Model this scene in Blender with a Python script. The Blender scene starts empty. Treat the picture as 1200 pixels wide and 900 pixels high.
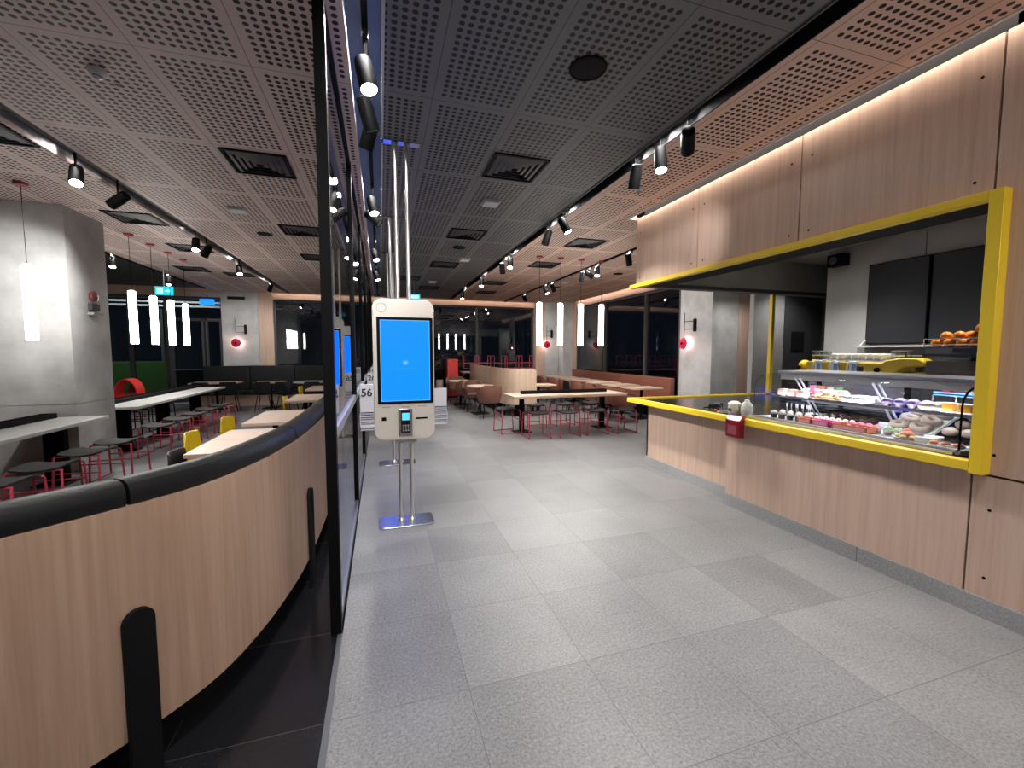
import bpy, bmesh, math, random
from mathutils import Vector, Matrix
random.seed(7)
PI = math.pi
S = bpy.context.scene
C = S.collection
D = bpy.data
CZ = 3.46          # ceiling height

# ------------------------------------------------------------------ mesh helpers
class MB:
    def __init__(s):
        s.v = []; s.f = []; s.m = []
    def add(s, vs, fs, mi=0):
        o = len(s.v)
        s.v += [tuple(p) for p in vs]
        s.f += [tuple(i + o for i in f) for f in fs]
        s.m += [mi] * len(fs)
        return s
    def box(s, x0, y0, z0, x1, y1, z1, mi=0):
        v = [(x0,y0,z0),(x1,y0,z0),(x1,y1,z0),(x0,y1,z0),(x0,y0,z1),(x1,y0,z1),(x1,y1,z1),(x0,y1,z1)]
        return s.add(v, [(0,3,2,1),(4,5,6,7),(0,1,5,4),(1,2,6,5),(2,3,7,6),(3,0,4,7)], mi)
    def cbox(s, c, d, mi=0):
        return s.box(c[0]-d[0]/2, c[1]-d[1]/2, c[2]-d[2]/2, c[0]+d[0]/2, c[1]+d[1]/2, c[2]+d[2]/2, mi)
    def prism(s, poly, a, b, axis='z', mi=0):
        def P(u, w, t):
            return (u,w,t) if axis == 'z' else ((u,t,w) if axis == 'y' else (t,u,w))
        n = len(poly)
        v = [P(u,w,a) for u,w in poly] + [P(u,w,b) for u,w in poly]
        fs = [tuple(range(n))[::-1], tuple(range(n,2*n))] + [(i,(i+1)%n,n+(i+1)%n,n+i) for i in range(n)]
        return s.add(v, fs, mi)
    def lathe(s, prof, c=(0,0,0), seg=20, axis='z', mi=0):
        v = []; fs = []
        for r, h in prof:
            for k in range(seg):
                a = 2*PI*k/seg
                x, y = r*math.cos(a), r*math.sin(a)
                p = (x,y,h) if axis == 'z' else ((x,h,y) if axis == 'y' else (h,x,y))
                v.append((c[0]+p[0], c[1]+p[1], c[2]+p[2]))
        for i in range(len(prof)-1):
            for k in range(seg):
                k2 = (k+1) % seg
                fs.append((i*seg+k, i*seg+k2, (i+1)*seg+k2, (i+1)*seg+k))
        fs.append(tuple(range(seg))[::-1]); fs.append(tuple((len(prof)-1)*seg+k for k in range(seg)))
        return s.add(v, fs, mi)
    def cyl(s, c, r, h, seg=20, axis='z', mi=0):
        return s.lathe([(r,0),(r,h)], c, seg, axis, mi)
    def tube(s, path, r, seg=8, closed=False, mi=0):
        P = [Vector(p) for p in path]; n = len(P)
        T = []
        for i in range(n):
            a = P[i-1] if (closed or i > 0) else P[i]
            b = P[(i+1) % n] if (closed or i < n-1) else P[i]
            T.append((b-a).normalized())
        up = Vector((0,0,1)) if abs(T[0].z) < .9 else Vector((1,0,0))
        N = (up - T[0]*up.dot(T[0])).normalized()
        v = []; fs = []
        for i in range(n):
            if i: N = (N - T[i]*N.dot(T[i])).normalized()
            B = T[i].cross(N)
            for k in range(seg):
                a = 2*PI*k/seg
                v.append(P[i] + (N*math.cos(a) + B*math.sin(a))*r)
        for i in range(n if closed else n-1):
            j = (i+1) % n
            for k in range(seg):
                k2 = (k+1) % seg
                fs.append((i*seg+k, i*seg+k2, j*seg+k2, j*seg+k))
        if not closed:
            fs.append(tuple(range(seg))[::-1]); fs.append(tuple((n-1)*seg+k for k in range(seg)))
        return s.add(v, fs, mi)
    def ball(s, c, r, seg=14, rings=8, mi=0):
        rx, ry, rz = r if isinstance(r, (tuple,list)) else (r,r,r)
        v = [(c[0],c[1],c[2]-rz)]
        for i in range(1, rings):
            t = -PI/2 + PI*i/rings
            for k in range(seg):
                a = 2*PI*k/seg
                v.append((c[0]+rx*math.cos(t)*math.cos(a), c[1]+ry*math.cos(t)*math.sin(a), c[2]+rz*math.sin(t)))
        v.append((c[0],c[1],c[2]+rz)); L = len(v)-1
        fs = [(0, 1+(k+1)%seg, 1+k) for k in range(seg)]
        for i in range(rings-2):
            for k in range(seg):
                a = 1+i*seg
                fs.append((a+k, a+(k+1)%seg, a+seg+(k+1)%seg, a+seg+k))
        a = 1+(rings-2)*seg
        fs += [(a+k, a+(k+1)%seg, L) for k in range(seg)]
        return s.add(v, fs, mi)
    def torus(s, c, R, r, seg=18, rs=8, sz=1.0, mi=0):
        v = []; fs = []
        for i in range(seg):
            a = 2*PI*i/seg
            for k in range(rs):
                b = 2*PI*k/rs
                q = R + r*math.cos(b)
                v.append((c[0]+q*math.cos(a), c[1]+q*math.sin(a), c[2]+r*sz*math.sin(b)))
        for i in range(seg):
            for k in range(rs):
                fs.append((i*rs+k, ((i+1)%seg)*rs+k, ((i+1)%seg)*rs+(k+1)%rs, i*rs+(k+1)%rs))
        return s.add(v, fs, mi)
    def sweep(s, path, prof, closed=False, mi=0):
        """closed profile [(offset to the left of travel, z)] swept along a plan path [(x,y)]"""
        n = len(path); m = len(prof); v = []; fs = []
        for i in range(n):
            a = path[i-1] if (i > 0) else path[i]
            b = path[i+1] if i < n-1 else path[i]
            d = Vector((b[0]-a[0], b[1]-a[1])).normalized()
            nx, ny = -d.y, d.x
            for o, z in prof:
                v.append((path[i][0]+nx*o, path[i][1]+ny*o, z))
        for i in range(n-1):
            for k in range(m):
                k2 = (k+1) % m
                fs.append((i*m+k, i*m+k2, (i+1)*m+k2, (i+1)*m+k))
        fs.append(tuple(range(m))[::-1]); fs.append(tuple((n-1)*m+k for k in range(m)))
        return s.add(v, fs, mi)
    def grid(s, rows, thick=0.0, mi=0):
        """rows: list of equal length point lists; a shell of the given thickness"""
        R = len(rows); W = len(rows[0])
        P = [[Vector(p) for p in r] for r in rows]
        def nrm(i, j):
            a = P[min(i+1,R-1)][j]-P[max(i-1,0)][j]; b = P[i][min(j+1,W-1)]-P[i][max(j-1,0)]
            q = a.cross(b); return q.normalized() if q.length > 1e-9 else Vector((0,0,1))
        v = [P[i][j] for i in range(R) for j in range(W)]
        v += [P[i][j]-nrm(i,j)*thick for i in range(R) for j in range(W)]
        fs = []; o = R*W
        for i in range(R-1):
            for j in range(W-1):
                q = (i*W+j, i*W+j+1, (i+1)*W+j+1, (i+1)*W+j)
                fs.append(q); fs.append(tuple(o+k for k in q[::-1]))
        bd = [j for j in range(W)] + [i*W+W-1 for i in range(1,R)] + [(R-1)*W+j for j in range(W-2,-1,-1)] + [i*W for i in range(R-2,0,-1)]
        for k in range(len(bd)):
            a, b = bd[k], bd[(k+1)%len(bd)]
            fs.append((a, o+a, o+b, b))
        return s.add(v, fs, mi)
    def xf(s, M):
        s.v = [tuple(M @ Vector(p)) for p in s.v]; return s
    def build(s, name, mat, parent=None, bevel=0.0, loc=None, rotz=0, ang=38):
        me = D.meshes.new(name)
        me.from_pydata(s.v, [], s.f)
        mats = mat if isinstance(mat, (list,tuple)) else [mat]
        for mm in mats: me.materials.append(mm)
        if len(mats) > 1: me.polygons.foreach_set('material_index', s.m)
        bm = bmesh.new(); bm.from_mesh(me)
        bmesh.ops.recalc_face_normals(bm, faces=bm.faces)
        for f in bm.faces: f.smooth = True
        t = math.radians(ang)
        for e in bm.edges:
            if len(e.link_faces) == 2 and e.calc_face_angle(0) > t: e.smooth = False
        bm.to_mesh(me); bm.free()
        o = D.objects.new(name, me); C.objects.link(o)
        if parent is not None: o.parent = parent
        if loc: o.location = loc
        o.rotation_euler.z = rotz
        if bevel:
            b = o.modifiers.new('edge', 'BEVEL'); b.width = bevel; b.segments = 2; b.limit_method = 'ANGLE'; b.harden_normals = False
        return o

def rrect(x0, y0, x1, y1, r, n=5):
    p = []
    for cx, cy, a0 in ((x1-r,y1-r,0),(x0+r,y1-r,90),(x0+r,y0+r,180),(x1-r,y0+r,270)):
        for i in range(n+1):
            a = math.radians(a0 + 90*i/n); p.append((cx+r*math.cos(a), cy+r*math.sin(a)))
    return p
def circ(cx, cy, r, n=24):
    return [(cx+r*math.cos(2*PI*i/n), cy+r*math.sin(2*PI*i/n)) for i in range(n)]
def spline(pts, k=6):
    out = []
    P = [pts[0]] + list(pts) + [pts[-1]]
    for i in range(1, len(P)-2):
        for j in range(k):
            t = j/k
            out.append(tuple(.5*((2*P[i][c]) + (-P[i-1][c]+P[i+1][c])*t + (2*P[i-1][c]-5*P[i][c]+4*P[i+1][c]-P[i+2][c])*t*t + (-P[i-1][c]+3*P[i][c]-3*P[i+1][c]+P[i+2][c])*t**3) for c in range(len(pts[0]))))
    out.append(tuple(pts[-1])); return out

def tag(o, label=None, cat=None, group=None, kind=None):
    if label: o['label'] = label
    if cat: o['category'] = cat
    if group: o['group'] = group
    if kind: o['kind'] = kind
    return o
def thing(name, label, cat, loc=(0,0,0), rotz=0, group=None):
    o = D.objects.new(name, None); C.objects.link(o); o.empty_display_size = .1
    o.location = loc; o.rotation_euler.z = rotz
    return tag(o, label, cat, group)
def dup(root, loc, rotz=0, label=None, group=None, cat=None):
    def cp(o, par):
        c = o.copy(); C.objects.link(c)
        if par is not None: c.parent = par
        for ch in [k for k in o.children]: cp(ch, c)
        return c
    r = cp(root, None); r.location = loc; r.rotation_euler.z = rotz
    if label: r['label'] = label
    if group: r['group'] = group
    if cat: r['category'] = cat
    return r
def struct(o, label=None, cat=None):
    return tag(o, label, cat, None, 'structure')
ORD = ['first','second','third','fourth','fifth','sixth','seventh','eighth','ninth','tenth']

# ------------------------------------------------------------------ materials
def newmat(name):
    m = D.materials.new(name); m.use_nodes = True
    nt = m.node_tree; b = nt.nodes['Principled BSDF']
    return m, nt, b
def plain(name, col, rough=.5, metal=0., spec=.5, noise=0., nscale=30., bump=0., coat=0.):
    m, nt, b = newmat(name)
    b.inputs['Base Color'].default_value = (*col, 1)
    b.inputs['Roughness'].default_value = rough; b.inputs['Metallic'].default_value = metal
    b.inputs['Specular IOR Level'].default_value = spec
    b.inputs['Coat Weight'].default_value = coat
    if noise or bump:
        tc = nt.nodes.new('ShaderNodeTexCoord'); nz = nt.nodes.new('ShaderNodeTexNoise')
        nz.inputs['Scale'].default_value = nscale; nz.inputs['Detail'].default_value = 4
        nt.links.new(tc.outputs['Object'], nz.inputs['Vector'])
        if noise:
            mx = nt.nodes.new('ShaderNodeMix'); mx.data_type = 'RGBA'
            mx.inputs[6].default_value = (*[c*(1-noise) for c in col],1); mx.inputs[7].default_value = (*[min(1,c*(1+noise)) for c in col],1)
            nt.links.new(nz.outputs['Fac'], mx.inputs[0]); nt.links.new(mx.outputs[2], b.inputs['Base Color'])
        if bump:
            bp = nt.nodes.new('ShaderNodeBump'); bp.inputs['Strength'].default_value = bump; bp.inputs['Distance'].default_value = .01
            nt.links.new(nz.outputs['Fac'], bp.inputs['Height']); nt.links.new(bp.outputs['Normal'], b.inputs['Normal'])
    return m
def emit(name, col, st):
    m, nt, b = newmat(name)
    b.inputs['Base Color'].default_value = (0.01,0.01,0.01,1); b.inputs['Specular IOR Level'].default_value = .08; b.inputs['Roughness'].default_value = .6
    b.inputs['Emission Color'].default_value = (*col,1); b.inputs['Emission Strength'].default_value = st
    return m
def glass(name, tint=(1,1,1), rough=0., fmul=1.0):
    m, nt, b = newmat(name); nt.nodes.remove(b)
    tr = nt.nodes.new('ShaderNodeBsdfTransparent'); tr.inputs[0].default_value = (*tint,1)
    gl = nt.nodes.new('ShaderNodeBsdfGlossy'); gl.inputs['Roughness'].default_value = rough
    fr = nt.nodes.new('ShaderNodeFresnel'); fr.inputs['IOR'].default_value = 1.5
    mu = nt.nodes.new('ShaderNodeMath'); mu.operation = 'MULTIPLY'; mu.inputs[1].default_value = fmul; mu.use_clamp = True
    # both sides of a pane see the same Fresnel curve
    geo = nt.nodes.new('ShaderNodeNewGeometry'); 
    mx = nt.nodes.new('ShaderNodeMixShader')
    lw = nt.nodes.new('ShaderNodeLayerWeight'); lw.inputs['Blend'].default_value = .5
    pw = nt.nodes.new('ShaderNodeMath'); pw.operation = 'POWER'; pw.inputs[1].default_value = 4.5
    nt.links.new(lw.outputs['Facing'], pw.inputs[0])
    ad = nt.nodes.new('ShaderNodeMath'); ad.operation = 'MULTIPLY_ADD'; ad.inputs[1].default_value = .92; ad.inputs[2].default_value = .06
    nt.links.new(pw.outputs[0], ad.inputs[0]); nt.links.new(ad.outputs[0], mu.inputs[0])
    nt.nodes.remove(fr); nt.nodes.remove(geo)
    nt.links.new(mu.outputs[0], mx.inputs[0]); nt.links.new(tr.outputs[0], mx.inputs[1]); nt.links.new(gl.outputs[0], mx.inputs[2])
    nt.links.new(mx.outputs[0], nt.nodes['Material Output'].inputs[0])
    return m
class NT:
    """tiny expression helper for math nodes"""
    def __init__(s, nt): s.nt = nt
    def op(s, o, a, b=None, c=None):
        n = s.nt.nodes.new('ShaderNodeMath'); n.operation = o
        for i, x in enumerate((a,b,c)):
            if x is None: continue
            if isinstance(x, (int,float)): n.inputs[i].default_value = x
            else: s.nt.links.new(x, n.inputs[i])
        return n.outputs[0]
def wood(name, c1, c2, axis='z', rough=.45, scale=1.0):
    m, nt, b = newmat(name)
    tc = nt.nodes.new('ShaderNodeTexCoord'); mp = nt.nodes.new('ShaderNodeMapping')
    long, wide = 1.2*scale, 34*scale
    sc = {'z': (wide,wide,long), 'x': (long,wide,wide), 'y': (wide,long,wide)}[axis]
    mp.inputs['Scale'].default_value = sc
    nt.links.new(tc.outputs['Object'], mp.inputs['Vector'])
    nz = nt.nodes.new('ShaderNodeTexNoise'); nz.inputs['Scale'].default_value = 1.; nz.inputs['Detail'].default_value = 6; nz.inputs['Roughness'].default_value = .62
    nz.inputs['Distortion'].default_value = .35
    nt.links.new(mp.outputs[0], nz.inputs['Vector'])
    mp2 = nt.nodes.new('ShaderNodeMapping'); mp2.inputs['Scale'].default_value = tuple(q*.16 for q in sc)
    nt.links.new(tc.outputs['Object'], mp2.inputs['Vector'])
    n2 = nt.nodes.new('ShaderNodeTexNoise'); n2.inputs['Scale'].default_value = 1.; n2.inputs['Detail'].default_value = 2
    nt.links.new(mp2.outputs[0], n2.inputs['Vector'])
    e = NT(nt)
    f = e.op('ADD', e.op('MULTIPLY', nz.outputs['Fac'], .75), e.op('MULTIPLY', n2.outputs['Fac'], .35))
    cr = nt.nodes.new('ShaderNodeValToRGB')
    cr.color_ramp.elements[0].position = .36; cr.color_ramp.elements[0].color = (*c2,1)
    cr.color_ramp.elements[1].position = .66; cr.color_ramp.elements[1].color = (*c1,1)
    nt.links.new(f, cr.inputs[0]); nt.links.new(cr.outputs[0], b.inputs['Base Color'])
    b.inputs['Roughness'].default_value = rough; b.inputs['Specular IOR Level'].default_value = .35
    return m
def holes(name, col, dark, x0, y0, px=.637, py=1.287, seam=.003, rough=.6):
    """perforated ceiling panel: panel joints and a grid of round holes"""
    m, nt, b = newmat(name); e = NT(nt)
    g = nt.nodes.new('ShaderNodeNewGeometry'); sp = nt.nodes.new('ShaderNodeSeparateXYZ')
    nt.links.new(g.outputs['Position'], sp.inputs[0])
    u = e.op('MODULO', e.op('ADD', sp.outputs[0], -x0 + px*40), px)
    v = e.op('MODULO', e.op('ADD', sp.outputs[1], -y0 + py*40), py)
    mg = .048; nx, ny = 10, 22
    hx, hy = (px-2*mg)/nx, (py-2*mg)/ny
    du = e.op('SUBTRACT', u, mg); dv = e.op('SUBTRACT', v, mg)
    inside = e.op('MULTIPLY', e.op('MULTIPLY', e.op('GREATER_THAN', du, 0), e.op('LESS_THAN', du, px-2*mg)), e.op('MULTIPLY', e.op('GREATER_THAN', dv, 0), e.op('LESS_THAN', dv, py-2*mg)))
    fu = e.op('MULTIPLY', e.op('SUBTRACT', e.op('FRACT', e.op('DIVIDE', du, hx)), .5), hx)
    fv = e.op('MULTIPLY', e.op('SUBTRACT', e.op('FRACT', e.op('DIVIDE', dv, hy)), .5), hy)
    d = e.op('SQRT', e.op('ADD', e.op('MULTIPLY', fu, fu), e.op('MULTIPLY', fv, fv)))
    hole = e.op('MULTIPLY', e.op('LESS_THAN', d, .0172), inside)
    ju = e.op('LESS_THAN', e.op('MINIMUM', u, e.op('SUBTRACT', px, u)), seam)
    jv = e.op('LESS_THAN', e.op('MINIMUM', v, e.op('SUBTRACT', py, v)), seam)
    joint = e.op('MAXIMUM', ju, jv)
    fac = e.op('MAXIMUM', hole, e.op('MULTIPLY', joint, .7))
    mx = nt.nodes.new('ShaderNodeMix'); mx.data_type = 'RGBA'
    mx.inputs[6].default_value = (*col,1); mx.inputs[7].default_value = (*dark,1)
    nt.links.new(fac, mx.inputs[0]); nt.links.new(mx.outputs[2], b.inputs['Base Color'])
    b.inputs['Roughness'].default_value = rough; b.inputs['Specular IOR Level'].default_value = .25
    return m
def stone(name, lo, hi, tone=.12, grout=(.06,.06,.06), rough=.42, x0=.372, y0=1.247, px=.612, py=.626, speck=.5):
    m, nt, b = newmat(name); e = NT(nt)
    g = nt.nodes.new('ShaderNodeNewGeometry'); sp = nt.nodes.new('ShaderNodeSeparateXYZ')
    nt.links.new(g.outputs['Position'], sp.inputs[0])
    a = e.op('DIVIDE', e.op('ADD', sp.outputs[0], -x0 + px*60), px); c = e.op('DIVIDE', e.op('ADD', sp.outputs[1], -y0 + py*60), py)
    cb = nt.nodes.new('ShaderNodeCombineXYZ')
    nt.links.new(e.op('FLOOR', a), cb.inputs[0]); nt.links.new(e.op('FLOOR', c), cb.inputs[1])
    wn = nt.nodes.new('ShaderNodeTexWhiteNoise'); wn.noise_dimensions = '3D'; nt.links.new(cb.outputs[0], wn.inputs['Vector'])
    fa, fc = e.op('FRACT', a), e.op('FRACT', c)
    ga = e.op('LESS_THAN', e.op('MINIMUM', fa, e.op('SUBTRACT', 1, fa)), .0026)
    gc = e.op('LESS_THAN', e.op('MINIMUM', fc, e.op('SUBTRACT', 1, fc)), .0026)
    n1 = nt.nodes.new('ShaderNodeTexNoise'); n1.inputs['Scale'].default_value = 75; n1.inputs['Detail'].default_value = 3; n1.inputs['Roughness'].default_value = .7
    nt.links.new(g.outputs['Position'], n1.inputs['Vector'])
    vo = nt.nodes.new('ShaderNodeTexVoronoi'); vo.inputs['Scale'].default_value = 60
    nt.links.new(g.outputs['Position'], vo.inputs['Vector'])
    n3 = nt.nodes.new('ShaderNodeTexNoise'); n3.inputs['Scale'].default_value = 1.6; n3.inputs['Detail'].default_value = 3
    nt.links.new(g.outputs['Position'], n3.inputs['Vector'])
    chip = e.op('MULTIPLY', e.op('LESS_THAN', vo.outputs['Distance'], .16), .55)
    f = e.op('ADD', e.op('MULTIPLY', e.op('SUBTRACT', n1.outputs['Fac'], .5), 2.6*speck), .5)
    f = e.op('ADD', f, e.op('MULTIPLY', e.op('SUBTRACT', wn.outputs['Value'], .5), tone*3))
    f = e.op('ADD', f, e.op('MULTIPLY', e.op('SUBTRACT', n3.outputs['Fac'], .5), .5))
    f = e.op('SUBTRACT', f, e.op('MULTIPLY', chip, speck))
    cr = nt.nodes.new('ShaderNodeValToRGB'); cr.color_ramp.elements[0].color = (*lo,1); cr.color_ramp.elements[1].color = (*hi,1)
    nt.links.new(f, cr.inputs[0])
    mx = nt.nodes.new('ShaderNodeMix'); mx.data_type = 'RGBA'; mx.inputs[7].default_value = (*grout,1)
    nt.links.new(e.op('MULTIPLY', e.op('MAXIMUM', ga, gc), .75), mx.inputs[0]); nt.links.new(cr.outputs[0], mx.inputs[6])
    nt.links.new(mx.outputs[2], b.inputs['Base Color'])
    b.inputs['Roughness'].default_value = rough; b.inputs['Specular IOR Level'].default_value = .4
    return m
def concrete(name, lo, hi):
    m, nt, b = newmat(name)
    tc = nt.nodes.new('ShaderNodeTexCoord')
    n1 = nt.nodes.new('ShaderNodeTexNoise'); n1.inputs['Scale'].default_value = 2.2; n1.inputs['Detail'].default_value = 8; n1.inputs['Roughness'].default_value = .62
    nt.links.new(tc.outputs['Object'], n1.inputs['Vector'])
    cr = nt.nodes.new('ShaderNodeValToRGB')
    cr.color_ramp.elements[0].position = .3; cr.color_ramp.elements[0].color = (*lo,1)
    cr.color_ramp.elements[1].position = .7; cr.color_ramp.elements[1].color = (*hi,1)
    nt.links.new(n1.outputs['Fac'], cr.inputs[0]); nt.links.new(cr.outputs[0], b.inputs['Base Color'])
    b.inputs['Roughness'].default_value = .75
    bp = nt.nodes.new('ShaderNodeBump'); bp.inputs['Strength'].default_value = .12
    nt.links.new(n1.outputs['Fac'], bp.inputs['Height']); nt.links.new(bp.outputs[0], b.inputs['Normal'])
    return m

OAK1, OAK2 = (.60,.43,.335), (.47,.32,.24)
W_Z = wood('oak_vertical', OAK1, OAK2, 'z')
W_X = wood('oak_lengthwise', (.70,.52,.41), (.56,.39,.29), 'x')
W_Y = wood('oak_crosswise', (.70,.52,.41), (.56,.39,.29), 'y')
W_PALE = wood('pale_oak', (.62,.46,.345), (.49,.345,.245), 'z')
W_TRIM = wood('oak_trim', (.60,.42,.32), (.48,.32,.24), 'x')
M_FLOOR = stone('granite_tile', (.075,.075,.078), (.285,.285,.29), speck=.62, tone=.07)
M_DARKFLOOR = stone('black_tile', (.010,.010,.012), (.022,.022,.026), grout=(.09,.09,.09), rough=.16, speck=.2)
M_LFLOOR = stone('grey_tile', (.085,.085,.09), (.25,.25,.26), speck=.3)
M_KICK = stone('granite_kick', (.15,.15,.15), (.46,.46,.46), tone=0., speck=.5, px=1.22, x0=.1, y0=.97, py=1.22, grout=(.06,.06,.06))
M_CEILB = holes('brown_perforated', (.70,.555,.515), (.020,.012,.012), -2.68, 3.28)
M_CEILR = holes('brown_perforated_counter', (.74,.53,.44), (.022,.012,.010), 2.545, 3.28)
M_CEILD = holes('charcoal_perforated', (.18,.178,.185), (.006,.006,.007), .405, 3.28)
M_CONC = concrete('concrete', (.36,.36,.36), (.56,.56,.555))
M_CONC_D = concrete('grey_plaster', (.34,.34,.34), (.44,.44,.44))
M_BLACK = plain('black_metal', (.0035,.0035,.004), .6, spec=.08)
M_BLACKM = plain('matt_black', (.008,.008,.009), .8, spec=.15)
M_DGREY = plain('dark_grey_paint', (.055,.055,.06), .6)
M_GREY = plain('grey_paint', (.30,.30,.30), .55)
M_LGREY = plain('pale_grey_trim', (.55,.54,.53), .5)
M_ALU = plain('aluminium', (.55,.56,.58), .32, 1.)
M_STEEL = plain('brushed_steel', (.62,.62,.62), .24, 1.)
M_CHROME = plain('polished_steel', (.80,.80,.80), .28, 1.)
M_YEL = plain('yellow_paint', (.80,.56,.022), .38)
M_YELP = plain('yellow_plastic', (.85,.62,.02), .35)
M_BLKP = plain('black_plastic', (.010,.010,.011), .5, spec=.25)
M_RED = plain('red_metal', (.50,.05,.085), .38)
M_CRIM = plain('crimson_plastic', (.62,.012,.05), .3)
M_REDC = plain('bright_red_paint', (.72,.035,.03), .4)
M_DRED = plain('dark_red_plastic', (.20,.006,.014), .22)
M_LEATH = plain('black_leather', (.009,.010,.0115), .48, spec=.3, noise=.2, nscale=60, bump=.12)
M_TERRA = plain('terracotta_leather', (.235,.082,.055), .5, noise=.12, nscale=40, bump=.1)
M_BROWN = plain('chestnut_leather', (.17,.070,.050), .5, noise=.12, nscale=40, bump=.1)
M_SEAT = plain('charcoal_seat', (.016,.0155,.0155), .65, spec=.25, noise=.2, nscale=50)
M_WHITE = plain('white_laminate', (.62,.62,.60), .35)
M_KIOSK = plain('warm_white_plastic', (.66,.61,.55), .35)
M_TENT = plain('white_card', (.70,.70,.76), .5)
M_TENTS = plain('lilac_card_edge', (.42,.42,.52), .5)
M_SCREEN = emit('blue_screen', (0.0,.082,1.0), 2.6)
M_SCREEN2 = emit('payment_screen', (.10,.55,1.0), 1.0)
M_EDGE = emit('screen_edge_glow', (.10,.45,1.0), 1.0)
M_MARK = emit('screen_mark', (.12,.42,.95), 1.0)
M_TUBE = emit('lamp_tube', (1.,.97,.90), 16.)
M_LENS = emit('lamp_lens', (1.,.95,.88), 30.)
M_LENSOFF = plain('unlit_lens', (.25,.25,.26), .15)
M_PLAS = plain('opal_plastic', (.62,.62,.62), .4)
M_GLASS = glass('partition_glass', (.93,.95,.95), 0., 1.0)
M_WIN = glass('window_glass', (.62,.66,.66), 0., 1.1)
M_CASE = glass('display_glass', (.98,.985,.985), 0., .32)
M_CUPG = glass('clear_cup', (.90,.92,.93), .02, 1.6)
M_MENU = plain('dark_screen', (.012,.012,.014), .32)
M_ORNG = plain('orange_peel', (.90,.30,.02), .45, noise=.1, nscale=60)
M_EXIT = emit('exit_sign_face', (.0,.55,.75), 1.0)
M_EXITW = emit('exit_sign_mark', (.55,.95,1.), 1.0)
M_BLUESG = emit('blue_sign_face', (.02,.28,.95), .9)
M_CASELED = emit('case_lamp', (.86,.93,1.), 30.)
M_COVE = emit('cove_lamp', (1.,.86,.74), 15.)
M_TEXT = plain('black_print', (.02,.02,.03), .5)
M_PRINT = plain('warm_grey_print', (.42,.36,.32), .5)
M_SLOTB = plain('channel_blue_glow', (.24,.31,.50), .5)  # blue glow of the kiosk screens put into the channel colour

# ------------------------------------------------------------------ setting: floor, ceilings, walls
def sbox(name, x0,y0,z0,x1,y1,z1, m, label, cat, bevel=0, parent=None):
    o = MB().box(x0,y0,z0,x1,y1,z1).build(name, m, parent, bevel)
    if parent is None: struct(o, label, cat)
    return o
sbox('floor', -.235,-2.5,-.1, 8.2,15.6,0, M_FLOOR, 'grey granite tile floor of the aisle and counter side', 'floor')
sbox('floor', -1.95,-2.5,-.1, -.245,9.0,0, M_DARKFLOOR, 'black tile floor under the curved banquette', 'floor')
sbox('floor', -9.0,-2.5,-.1, -1.95,15.6,0, M_LFLOOR, 'grey tile floor of the dining area beside the concrete pillar', 'floor')
sbox('floor', -1.95,9.0,-.1, -.245,15.6,0, M_LFLOOR, 'grey tile floor in front of the far black banquette', 'floor')
sbox('trim_1', -.262,-2.5,-.1, -.235,2.47,.006, plain('dull_strip', (.07,.075,.085), .5), 'thin metal strip between black tiles and grey granite floor', 'floor strip')
# ceilings with the channels between them
T = CZ+.04
sbox('ceiling', -2.68,-2.5,CZ, -.155,15.6,T, M_CEILB, 'brown perforated panel ceiling over the wooden two seat tables', 'ceiling')
sbox('ceiling', -4.85,-2.5,CZ, -2.89,15.6,T, M_CEILB, 'brown perforated panel ceiling over the long white tables', 'ceiling')
sbox('ceiling', .06,-2.5,CZ, 2.34,15.6,T, M_CEILD, 'charcoal perforated panel ceiling above the aisle', 'ceiling')
sbox('ceiling', 2.49,-2.5,CZ, 3.36,15.6,T, M_CEILR, 'brown perforated panel ceiling beside the counter front', 'ceiling')
sbox('ceiling', 3.36,5.32,CZ, 7.4,15.6,T, M_CEILR, 'brown perforated panel ceiling over the red leather booths', 'ceiling')
sbox('ceiling', -9.0,-2.5,CZ+.06, -4.85,15.6,T+.06, plain('charcoal_ceiling', (.05,.05,.055), .5), 'plain charcoal ceiling by the far glass doors', 'ceiling')
def channel(x0, x1, m, label, h=.13):
    b = MB().box(x0,-2.5,CZ+h, x1,15.6,CZ+h+.02).box(x0-.02,-2.5,T, x0,15.6,CZ+h+.02).box(x1,-2.5,T, x1+.02,15.6,CZ+h+.02)
    return struct(b.build('ceiling', m), label, 'ceiling channel')
channel(-.155, .06, M_SLOTB, 'recessed ceiling channel above the glass partition tinted with blue screen glow')
channel(2.34, 2.49, M_BLACKM, 'black recessed lighting channel between charcoal and brown ceilings', .10)
sbox('trim_5', 2.478,-2.5,CZ-.001, 2.491,15.6,T+.1, M_BLACKM, 'black lining of the lighting channel on the brown ceiling side', 'trim')
channel(-2.89, -2.68, M_GREY, 'grey recessed lighting channel over the stools', .10)
for x0, x1, lb in ((.045,.062,'thin pale trim along the charcoal ceiling edge by the glass'),(2.325,2.341,'thin pale trim along the charcoal ceiling edge by the black channel')):
    sbox('trim_2', x0,-2.5,CZ-.012, x1,15.6,CZ, M_LGREY if x0 < 1 else M_DGREY, lb, 'trim')

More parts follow.
